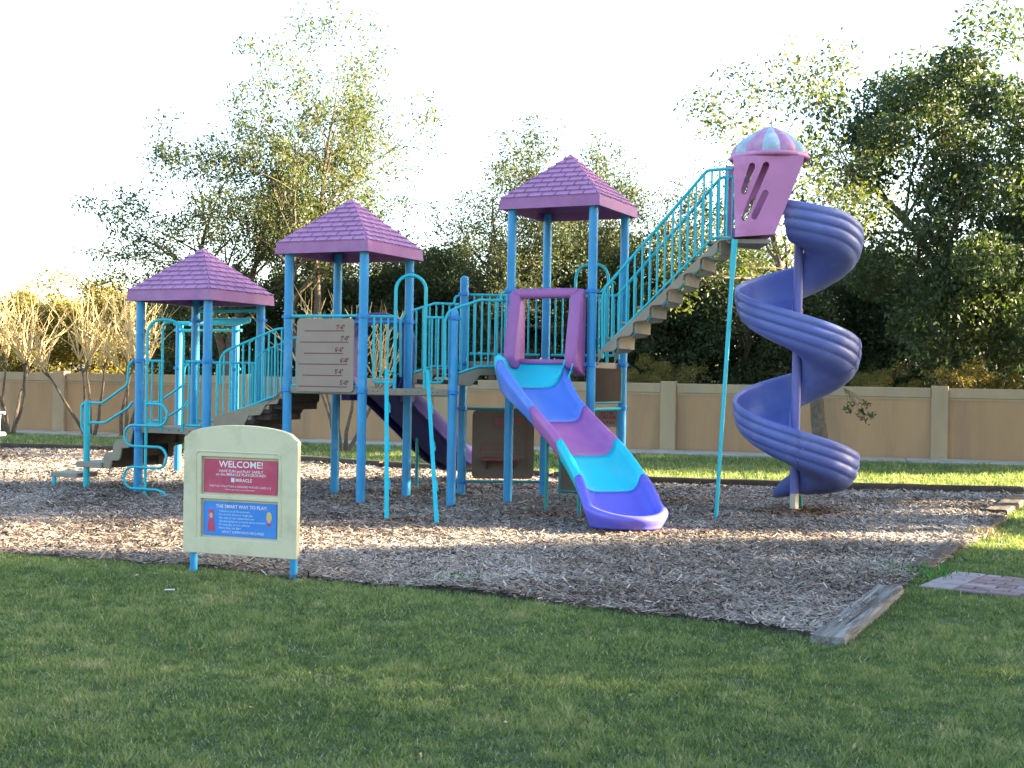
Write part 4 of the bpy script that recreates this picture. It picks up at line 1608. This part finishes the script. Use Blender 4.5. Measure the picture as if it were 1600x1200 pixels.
# raised frame line round the boards
fl = rounded([S3(s2(309, 842)[0], s2(309, 838)[1], .03), S3(s2(309, 720)[0], s2(377, 707)[1], .03), S3(s2(441, 720)[0], s2(377, 707)[1], .03), S3(s2(441, 842)[0], s2(441, 838)[1], .03)], .04, 5)
b = MB(); b.tube(fl, .006, 6)
b.build('frame_bead', 'sign_cream', sign, smooth=.8)
for nm, zz_, m_ in (('welcome_board', rz, 'sign_red'), ('rules_board', bz_, 'sign_blue')):
    b = MB()
    c = S3((ru[0] + ru[1]) / 2, (zz_[0] + zz_[1]) / 2, .002)
    b.prism(rrect(c, sx, Z, (ru[1] - ru[0]) / 2, (zz_[1] - zz_[0]) / 2, .012), sn_ * .006)
    bo = b.build(nm, m_, sign)
    hw = (ru[1] - ru[0]) / 2
    hz = (zz_[1] - zz_[0]) / 2
    T = lambda s, fx, fy, size, m__, wf, bold=.0, al='CENTER': lettering(s, c + sx * (fx * hw) + Z * (fy * hz) + sn_ * .0085, sx, Z, size, m__, bo, bold, align=al, width=wf * hw * 2)

    def flat(pts, m__, nm_='printed_figure', lift=.0085):
        mb = MB(); mb.add([c + sx * (x * hw) + Z * (y * hz) + sn_ * lift for x, y in pts], [tuple(range(len(pts)))])
        o = mb.build(nm_, m__)
        o.parent = bo
        return o
    ell = lambda x, y, rx, ry, n=14: [(x + rx * math.cos(2 * math.pi * k / n), y + ry * math.sin(2 * math.pi * k / n)) for k in range(n)]
    if nm == 'welcome_board':
        T('WELCOME!', .02, .70, .080, 'print_white', .60, .0012)
        T('HAVE FUN and PLAY SAFELY', .02, .30, .034, 'print_white', .60, .0002)
        T('on this MIRACLE PLAYGROUND!', .02, .10, .034, 'print_white', .68, .0002)
        T('MIRACLE', .10, -.22, .040, 'print_white', .22, .0006)
        flat([(-.245, -.34), (-.15, -.34), (-.15, -.08), (-.245, -.08)], 'print_teal', 'printed_logo')
        flat([(-.235, -.32), (-.215, -.32), (-.2, -.2), (-.18, -.32), (-.16, -.32), (-.165, -.12), (-.198, -.22), (-.23, -.12)], 'print_white', 'printed_logo', .0095)
        T('THIS PLAY STRUCTURE IS DESIGNED FOR KIDS AGES 5-12', 0, -.60, .024, 'print_white', .84, .0)
        T('Adult supervision is recommended', 0, -.78, .018, 'print_white', .40, .0)
    else:
        T('THE SMART WAY TO PLAY:', .05, .72, .042, 'print_white', .70, .0005)
        for q_, (s, w_) in enumerate((('Take turns on all the equipment', .42), ('Do not run, shove or rough play', .46), ('No wet or icy equipment use', .48), ('Use the equipment properly and as intended', .63), ('Do not play on hot surfaces', .42), ('Have fun, be fair!', .30))):
            T(s, -.56 + w_, .45 - .195 * q_, .026, 'print_pale', w_, .0003)
        T('ADULT SUPERVISION REQUIRED', .10, -.76, .030, 'print_white', .58, .0)
        flat([(-.88, -.74), (-.66, -.74), (-.69, -.2), (-.73, .02), (-.82, .02), (-.86, -.2)], 'sign_red')
        flat([(-.85, .02), (-.71, .02), (-.71, .52), (-.85, .52)], 'sign_red')
        flat(ell(-.78, .16, .05, .16), 'print_skin', lift=.0095)
        flat(ell(.80, .22, .075, .32), 'print_yellow')
        flat(ell(.80, .08, .05, .15), 'print_skin', lift=.0095)
        flat(ell(.80, -.20, .055, .09), 'sign_red')
for q in (SA, SB):
    b = MB(); b.tube([V3((q.x, q.y, -.08)) - sn_ * .02, V3((q.x, q.y, zbm + .03)) - sn_ * .02], .034, 14)
    b.build('leg', 'post_blue', sign, smooth=.7)

# ------------------------------------------------------------------ white bench just entering at the left
bx, by = -10.42, 26.0
bench = thing('park_bench', 'white tubular bench at the left edge of the photograph', 'bench', (bx - .8, by, 0))
b = MB(); b.tube(rounded([V3((bx - 1.5, by - .2, .45)), V3((bx, by - .2, .45)), V3((bx, by + .22, .45)), V3((bx - 1.5, by + .22, .45))], .12, 5), .045, 10)
b.build('seat_frame', 'white_paint', bench, smooth=.8)
for k in range(4):
    b = MB(); b.tube([V3((bx - 1.5, by - .1 + .085 * k, .46)), V3((bx - .05, by - .1 + .085 * k, .46))], .02, 8)
    b.build('seat_slat', 'white_paint', bench, smooth=.8)
b = MB(); b.tube([V3((bx - 1.5, by + .26, .88)), V3((bx - .04, by + .26, .88))], .03, 10)
b.build('backrest', 'white_paint', bench, smooth=.8)
for x_ in (bx - 1.4, bx - .15):
    b = MB(); b.tube([V3((x_, by + .22, 0)), V3((x_, by + .22, .45)), V3((x_, by + .26, .88))], .025, 8)
    b.tube([V3((x_, by - .2, 0)), V3((x_, by - .2, .45))], .025, 8)
    b.build('leg', 'white_paint', bench, smooth=.8)


# ------------------------------------------------------------------ trees
def leaf_mesh(name, centres, size, seed, tint=None, flat=.5, squash=1.0):
    r = np.random.RandomState(seed)
    n = len(centres)
    nz = r.normal(0, 1, (n, 3)); nz[:, 2] = nz[:, 2] * flat + .45
    nz /= np.linalg.norm(nz, axis=1)[:, None]
    tv = r.normal(0, 1, (n, 3))
    ax = np.cross(nz, tv); ax /= np.linalg.norm(ax, axis=1)[:, None] + 1e-9
    ay = np.cross(nz, ax)
    s = size * (.6 + .8 * r.rand(n))[:, None]
    e, f = ax * s, ay * s * .45
    bend = nz * s * .18
    pts = np.stack([centres - e, centres - f + bend, centres + e, centres + f + bend], 1).reshape(-1, 3)
    if tint is None:
        tint = r.rand(n)
    return np_mesh(name, pts, 4, None, tint)


class Grower:
    def __init__(s, seed):
        s.r = random.Random(seed)
        s.seg = []
        s.leaf = []

    def branch(s, p, d, length, rad, lvl, maxl, up, wander, kids, leaf_from, env=None):
        r = s.r
        n = max(3, int(length / (.45 if lvl < 2 else .28)))
        st = length / n
        pts = [p.copy()]
        rads = [rad]
        for i in range(n):
            d = (d + V3((r.gauss(0, wander), r.gauss(0, wander), r.gauss(0, wander * .7) + up))).normalized()
            p = p + d * st
            pts.append(p.copy())
            rads.append(max(.004, rad * (1 - .85 * (i + 1) / n)))
            if lvl >= leaf_from:
                s.leaf.append((p.copy(), lvl, (i + 1) / n))
            if lvl < maxl and (i + 1) / n > (.25 if lvl else .38):
                for q in range(kids[lvl]):
                    if r.random() < .75:
                        side = d.orthogonal().normalized()
                        side.rotate(Matrix.Rotation(r.uniform(0, 2 * math.pi), 3, d))
                        an = r.uniform(.55, 1.05)
                        nd = (d * math.cos(an) + side * math.sin(an)).normalized()
                        fl = 1 - .5 * (i / n)
                        s.branch(p.copy(), nd, length * r.uniform(.38, .58) * fl, rads[-1] * .6, lvl + 1, maxl, up * .8, wander, kids, leaf_from, env)
        s.seg.append((pts, rads, lvl))

    def wood(s, name):
        b = MB()
        for pts, rads, lvl in s.seg:
            if rads[0] < .006 and lvl > 2:
                st = max(1, len(pts) // 3)
                pts, rads = pts[::st], rads[::st]
            if len(pts) > 1:
                b.tube(pts, rads, 8 if lvl == 0 else (5 if lvl == 1 else 3), caps=False)
        me = bpy.data.meshes.new(name)
        me.from_pydata(b.v, [], b.f)
        me.polygons.foreach_set('use_smooth', [True] * len(me.polygons))
        return me


def make_tree(seed, height, stems, limb_up, kids, wander, leafn, spread, lsize, maxl=3, trunk_r=.16, lean=.25, base_h=.3, limb_len=.55, fill=0, fill_r=None):
    g = Grower(seed)
    r = random.Random(seed + 1)
    for k in range(stems):
        a = 2 * math.pi * k / max(stems, 1) + r.uniform(-.4, .4)
        ln = lean * (r.uniform(.5, 1.2) if stems > 1 else .15)
        d = V3((math.cos(a) * ln, math.sin(a) * ln, 1)).normalized()
        g.branch(V3((.06 * math.cos(a), .06 * math.sin(a), -.1)), d, height * r.uniform(.78, .95), trunk_r, 0, maxl, limb_up, wander, kids, 2)
    rs = np.random.RandomState(seed)
    cs = []
    for p, lvl, f in g.leaf:
        k = rs.poisson(leafn)
        if k:
            cs.append(np.array(p)[None, :] + rs.normal(0, spread, (k, 3)) * np.array([1, 1, .7]))
    c = np.concatenate(cs) if cs else np.zeros((1, 3))
    if fill:
        n = fill
        q = rs.normal(0, 1, (n, 3)); q /= np.linalg.norm(q, axis=1)[:, None]
        nb_ = 90
        cc = rs.normal(0, 1, (nb_, 3)); cc /= np.linalg.norm(cc, axis=1)[:, None]
        cc *= (rs.rand(nb_, 1) ** .45)
        cen_ = cc * np.array(fill_r[:3])[None, :] + np.array([0, 0, fill_r[3]])[None, :]
        which = rs.randint(0, nb_, n)
        br = (.16 + .16 * rs.rand(nb_))[which] * fill_r[0]
        c2 = cen_[which] + q * (rs.rand(n, 1) ** .4) * br[:, None] * np.array([1, 1, .75])
        c = np.concatenate([c, c2])
    c = c[c[:, 2] > base_h]
    # tint: noisy in clumps
    t = .5 * rs.rand(len(c)) + .5 * (.5 + .5 * np.sin(c[:, 0] * 2.1 + seed) * np.cos(c[:, 1] * 1.9) * np.sin(c[:, 2] * 2.3 + 1))
    return g.wood('trunk'), leaf_mesh('crown', c, lsize, seed + 5, np.clip(t, 0, 1)), len(c)


def plant_tree(name, label, wood, leaf, loc, rz, scale, group, cat='tree', first=False):
    root = thing(name, label, cat, loc, group)
    root.rotation_euler = (0, 0, rz)
    root.scale = scale if isinstance(scale, (tuple, list)) else (scale,) * 3
    for nm, me in (('trunk', wood), ('crown', leaf)):
        if me is None:
            continue
        o = bpy.data.objects.new(nm, me)
        col.objects.link(o)
        o.parent = root
    return root


w1, l1, n1 = make_tree(21, 11.0, 3, .035, (2, 2, 2), .13, 4.8, .18, .052, trunk_r=.15, lean=.22, base_h=2.2)
w2, l2, n2 = make_tree(34, 9.0, 2, .03, (2, 2, 2), .14, 5.5, .19, .052, trunk_r=.15, lean=.3, base_h=1.6)
w3, l3, n3 = make_tree(55, 9.0, 1, .02, (2, 2, 2), .14, 3.2, .22, .062, trunk_r=.2, lean=.2, base_h=.9, fill=75000, fill_r=(3.6, 3.6, 4.2, 5.2))
w4, l4, n4 = make_tree(77, 5.6, 2, .03, (2, 2, 2), .16, 3.0, .2, .056, trunk_r=.12, lean=.35, base_h=.3, fill=42000, fill_r=(2.6, 2.4, 2.6, 3.0))
w5, l5, n5 = make_tree(91, 7.6, 1, .03, (2, 2, 2), .15, 7.5, .19, .045, trunk_r=.15, lean=.15, base_h=1.9)
for me in (w1, w2, w3, w4):
    me.materials.append(M['bark'])
w5.materials.append(M['bark'])
l1.materials.append(M['leaf_airy']); l2.materials.append(M['leaf_mid']); l3.materials.append(M['leaf_dark']); l4.materials.append(M['leaf_dark']); l5.materials.append(M['leaf_airy'])
l6 = l4.copy(); l6.materials.clear(); l6.materials.append(M['leaf_sunlit_yellow'])
print('leaves', n1, n2, n3, n4, n5)
XY = lambda px, Y: ((px - 800) / F * Y, Y, 0)
plant_tree('shade_tree', 'tall airy tree with yellow lit top behind the middle tower', w1, l1, XY(480, 40), .4, (1.0, 1.0, 1.05), 'trees beyond the wall')
plant_tree('shade_tree', 'airy spreading tree behind the leftmost tower roof', w2, l2, XY(355, 41), 1.9, (1.15, 1.15, 1.0), 'trees beyond the wall')
plant_tree('shade_tree', 'dark loose tree just left of the highest roof', w2, l2, XY(770, 41), 3.3, (1.0, 1.0, .98), 'trees beyond the wall')
plant_tree('shade_tree', 'loose tree behind the highest purple roof', w2, l2, XY(945, 43), 5.0, (1.0, 1.0, 1.05), 'trees beyond the wall')
plant_tree('shade_tree', 'loose dark tree behind the upper half of the tall stair', w2, l2, XY(1085, 43), 1.1, (.95, .95, .92), 'trees beyond the wall')
plant_tree('oak_tree', 'sunlit tree with bare trunk showing behind the spiral slide', w5, l5, XY(1278, 28.2), .3, (1.25, 1.25, 1.1), 'trees on the grass strip')
plant_tree('oak_tree', 'dense dark evergreen oak filling the right edge', w3, l3, (12.7, 32.8, 0), 1.0, (1.3, 1.15, 1.2), 'trees beyond the wall')
for i, (px, Y, s, sz, rz, lab) in enumerate(((455, 44, 1.2, 1.12, .2, 'dense dark tree below the middle tower roof'), (600, 45, 1.25, 1.15, 1.4, 'dense dark tree behind the ladder hoop'), (715, 44, 1.2, 1.2, 2.6, 'dense dark tree behind the short stair'),
                                        (860, 43, 1.15, 1.15, 3.9, 'dense dark tree behind the purple slide hood'), (1000, 44, 1.25, 1.2, 4.6, 'dense dark tree under the tall stair'), (1130, 43, 1.15, 1.15, 5.5, 'dense dark tree behind the teal support pole'),
                                        (1270, 44, 1.25, 1.2, .9, 'dense dark tree behind the spiral slide, beyond the wall'), (1400, 44, 1.2, 1.2, 2.0, 'dense dark tree between the spiral slide and the evergreen oak'), (1560, 41, 1.2, 1.2, 3.4, 'dense dark tree beyond the wall behind the evergreen oak'), (330, 46, 1.1, .95, 3.0, 'dense dark tree behind the leftmost tower'))):
    plant_tree('evergreen_tree', lab, w4, l4, XY(px, Y), rz, (s, s, sz), 'dense trees beyond the wall')
for px, Y, s, sz, rz, lab in ((110, 52, 1.2, 1.0, .5, 'round tree tinted sunlit yellow beyond the wall at the left'), (18, 54, .9, .95, 2.5, 'tree tinted sunlit yellow at the left edge beyond the wall'), (215, 56, 1.1, .9, 4.4, 'tree tinted sunlit yellow left of the leftmost roof')):
    plant_tree('evergreen_tree', lab, w4, l6, XY(px, Y), rz, (s, s, sz), 'trees tinted sunlit yellow at the left')
for px, Y, s, sz, rz, lab in ((1010, 34.5, .36, .42, .5, 'shrub tinted sunlit yellow showing above the wall under the tall stair'), (1390, 33, .40, .40, 2.5, 'shrub tinted sunlit yellow above the wall right of the spiral slide'), (1540, 32.0, .42, .42, 4.4, 'shrub tinted sunlit yellow above the wall at the far right')):
    plant_tree('shrub', lab, w4, l6, XY(px, Y), rz, (s, s, sz), 'shrubs behind the wall', 'shrub')
# unseen trees added off to the right to shade and streak the play area
w7, l7, n7 = make_tree(101, 12.0, 1, .03, (2, 2, 2), .12, 1.6, .2, .09, trunk_r=.2, lean=.1, base_h=5.5, fill=30000, fill_r=(2.5, 2.5, 4.6, 9.9))
w7.materials.append(M['bark']); l7.materials.append(M['leaf_dark'])
off = [(17, 2.5, .85, .9, 0, 3, 'unseen low oak added for shade off the right edge, nearest the lawn but one'), (20, 7.3, .85, .95, 1, 3, 'unseen low oak added for shade off the right edge, level with the lawn'),
       (16, 11.4, .72, .9, 2, 3, 'unseen low oak added for shade off the right edge, level with the sign'), (24, 12.6, .8, 1.0, 3, 3, 'unseen low oak added for shade far off the right edge, level with the sign'),
       (25, 4.5, .9, 1.0, 2.2, 3, 'unseen low oak added for shade far off the right edge, level with the lawn'), (19, -2.5, .9, .9, 5, 3, 'unseen low oak added for shade off the right edge, nearest the camera'),
       (22, 19.75, .9, 1.0, 4, 7, 'unseen high crowned oak added for shade off the right edge, level with the slides'), (29, 20.3, .95, 1.1, .7, 7, 'unseen high crowned oak added for shade far off the right edge, level with the slides'),
       (15, 16.75, .36, 1.1, 1.5, 4, 'unseen narrow evergreen added for shade off the right edge, level with the slide foot'), (14, 20.9, .36, .95, 2.5, 4, 'unseen narrow evergreen added for shade off the right edge, level with the rear timbers'),
       (24, 36.0, 1.15, 1.2, .9, 3, 'unseen evergreen oak added for shade off the right edge behind the wall line'), (22.5, 28.6, .6, .85, 5.5, 3, 'unseen low oak added for shade far off the right edge, level with the grass strip'),
       (18, 28.3, .62, .72, 3.5, 3, 'unseen low oak added for shade off the right edge, level with the grass strip'), (24, 45, 1.1, 1.05, .3, 3, 'unseen evergreen oak added for shade beyond the wall off the right edge'),
       (32, 41.5, 1.1, 1.2, 1.3, 3, 'unseen evergreen oak added for shade beyond the wall far off the right edge'), (24, 52, 1.2, 1.1, 2.3, 3, 'unseen evergreen oak added for shade off the right edge, farthest beyond the wall')]
for x, y, s, sz, rz, kind, lab in off:
    w_, l_ = {3: (w3, l3), 4: (w4, l4), 7: (w7, l7)}[kind]
    plant_tree('oak_tree' if kind != 4 else 'evergreen_tree', lab, w_, l_, (x, y, 0), rz, (s, s, sz), 'unseen trees added for shade')


rs_t = np.random.RandomState(4)
tw = MB()
tips = []
A0 = at(1318, 606, 28.0)
for (x, y) in ((1330, 632), (1345, 642), (1362, 648), (1348, 655), (1325, 640), (1352, 632)):
    e_ = at(x, y, 28.0 + rs_t.uniform(-.1, .1))
    tw.tube([A0, A0.lerp(e_, .5) + V3((.03, 0, .04)), e_], [.012, .008, .004], 4)
    tips.append(np.array(e_)[None, :] + rs_t.normal(0, .055, (26, 3)))
oakE = bpy.data.objects['oak_tree']
bpy.context.view_layer.update()
for nm_, me_, m_ in (('low_twigs', None, 'bark_pale'), ('low_leaves', leaf_mesh('low_leaves', np.concatenate(tips), .045, 8), 'leaf_dark')):
    if me_ is None:
        me_ = bpy.data.meshes.new(nm_); me_.from_pydata(tw.v, [], tw.f)
    o = link(nm_, me_, m_)
    o.parent = oakE
    o.matrix_parent_inverse = oakE.matrix_world.inverted()

# crepe myrtles: bare stems and a burst of straight shoots
def crepe(seed, loc, nst, label, hgt=1.0):
    r = random.Random(seed)
    root = thing('crepe_myrtle', label, 'tree', loc, 'crepe myrtles in front of the wall')
    tb, sb = MB(), MB()
    for k in range(nst):
        a = 2 * math.pi * k / nst + r.uniform(-.3, .3)
        p = V3((.1 * math.cos(a), .1 * math.sin(a), -.05))
        d = V3((math.cos(a) * .28, math.sin(a) * .28, 1)).normalized()
        pts = [p]
        for i in range(6):
            d = (d + V3((r.gauss(0, .09), r.gauss(0, .09), .02))).normalized()
            pts.append(pts[-1] + d * .30 * hgt)
        tb.tube(pts, [.055 - .005 * i for i in range(7)], 7)
        for q in range(3):
            dd = (d + V3((r.gauss(0, .45), r.gauss(0, .45), .1))).normalized()
            e_ = pts[-1] + dd * r.uniform(.2, .5)
            tb.tube([pts[-1], e_], [.024, .016], 5)
            for m_ in range(6):
                sd_ = (V3((r.gauss(0, .42), r.gauss(0, .42), 1)) + dd * .6).normalized()
                L_ = r.uniform(.5, 2.1) * hgt
                sp_0 = e_
                mid_ = sp_0 + sd_ * L_ * .5 + V3((r.gauss(0, .10), r.gauss(0, .10), r.gauss(0, .05)))
                en_ = sp_0 + sd_ * L_ + V3((r.gauss(0, .22), r.gauss(0, .22), r.gauss(0, .15)))
                sb.tube([sp_0, mid_, en_], [.017, .012, .006], 4)
                for w_ in range(3):
                    s_ = mid_.lerp(en_, r.random())
                    sb.tube([s_, s_ + (sd_ + V3((r.gauss(0, .5), r.gauss(0, .5), 0))).normalized() * r.uniform(.2, .5)], [.008, .004], 3)
    for nm, b_, m_ in (('trunk', tb, 'bark'), ('crown', sb, 'shoots')):
        me = bpy.data.meshes.new(nm)
        me.from_pydata(b_.v, [], b_.f)
        me.materials.append(M[m_])
        o = bpy.data.objects.new(nm, me)
        col.objects.link(o)
        o.parent = root


crepe(5, gnd(14, 681), 5, 'bare crepe myrtle with straw coloured, sun tinted shoots at the left edge by the wall', 1.05)
crepe(9, gnd(140, 683), 4, 'bare crepe myrtle by the wall left of the entry stair', 1.0)
crepe(14, gnd(196, 684), 4, 'bare crepe myrtle by the wall behind the leftmost tower', 1.0)
crepe(23, gnd(535, 708), 5, 'bare crepe myrtle by the wall behind the height chart', .9)


# ------------------------------------------------------------------ weeds, straw, a stray chip
def tuft(name, label, cat, c, rx, ry, n, h, w_, m_, seed, flat=.7):
    r = np.random.RandomState(seed)
    x = r.normal(0, .42, n) * rx; y = r.normal(0, .42, n) * ry
    hh = h * (.4 + .8 * r.rand(n))
    yaw = r.uniform(0, 2 * np.pi, n); la = r.uniform(0, 2 * np.pi, n); ln = np.abs(r.normal(0, flat, n)) + .2
    dx, dy = np.cos(yaw) * w_, np.sin(yaw) * w_
    tip = np.stack([np.cos(la) * np.sin(ln) * hh, np.sin(la) * np.sin(ln) * hh, np.cos(ln) * hh], 1)
    b0 = np.stack([x, y, np.zeros(n)], 1)
    sd = np.stack([dx, dy, np.zeros(n)], 1)
    pts = np.stack([b0 - sd * .4, b0 + tip * .55 - sd, b0 + tip, b0 + tip * .55 + sd], 1).reshape(-1, 3)
    o = link(name, np_mesh(name, pts, 4, m_, r.rand(n)), m_)
    o.location = (c[0], c[1], .01)
    tag(o, label, cat, kind='stuff')


tuft('weed_patch', 'green weed patch on the mulch near the lawn edge', 'weeds', gnd(722, 913), .36, .30, 420, .07, .011, 'weed', 1)
tuft('weed_patch', 'small green weed left of the weathered grey timber, further back', 'weeds', gnd(1222, 955), .10, .10, 90, .05, .009, 'weed', 2)
tuft('weed_patch', 'small green weed close beside the weathered grey timber', 'weeds', gnd(1274, 961), .13, .10, 110, .05, .009, 'weed', 3)
tuft('weed_patch', 'thin weeds at the front corner of the mulch', 'weeds', gnd(1252, 981), .12, .10, 70, .05, .009, 'weed', 4)
tuft('weed_patch', 'grassy weeds between the mulch and the brick path', 'weeds', gnd(1425, 898), .55, .5, 420, .09, .008, 'weed', 5)
tuft('straw_clump', 'clump of dry straw at the right border of the mulch', 'straw', gnd(1530, 838), .30, .4, 420, .10, .007, 'straw', 6)
n = 110
x, y = NR.uniform(-5, 6, n), NR.uniform(5.6, 12.5, n)
k = ~in_poly(x, y, MULCH) & ~in_poly(x, y, PATH_POLY)
c = np.stack([x[k], y[k], .022 + .012 * NR.rand(k.sum())], 1)
o = link('fallen_leaves', leaf_mesh('fallen_leaves', c, .015, 61, flat=3.0), 'straw')
tag(o, 'small dry leaves fallen on the lawn', 'leaves', kind='stuff')
q = gnd(265, 931)
b = MB(); b.box((0, 0, .05), V3((.9, -.4, .1)).normalized(), V3((.4, .9, 0)).normalized(), V3((0, 0, 1)), .045, .007, .004)
o = b.build('wood_chip', 'print_white')
o.location = (q.x, q.y, 0)
tag(o, 'stray pale chip lying on the lawn', 'wood chip')
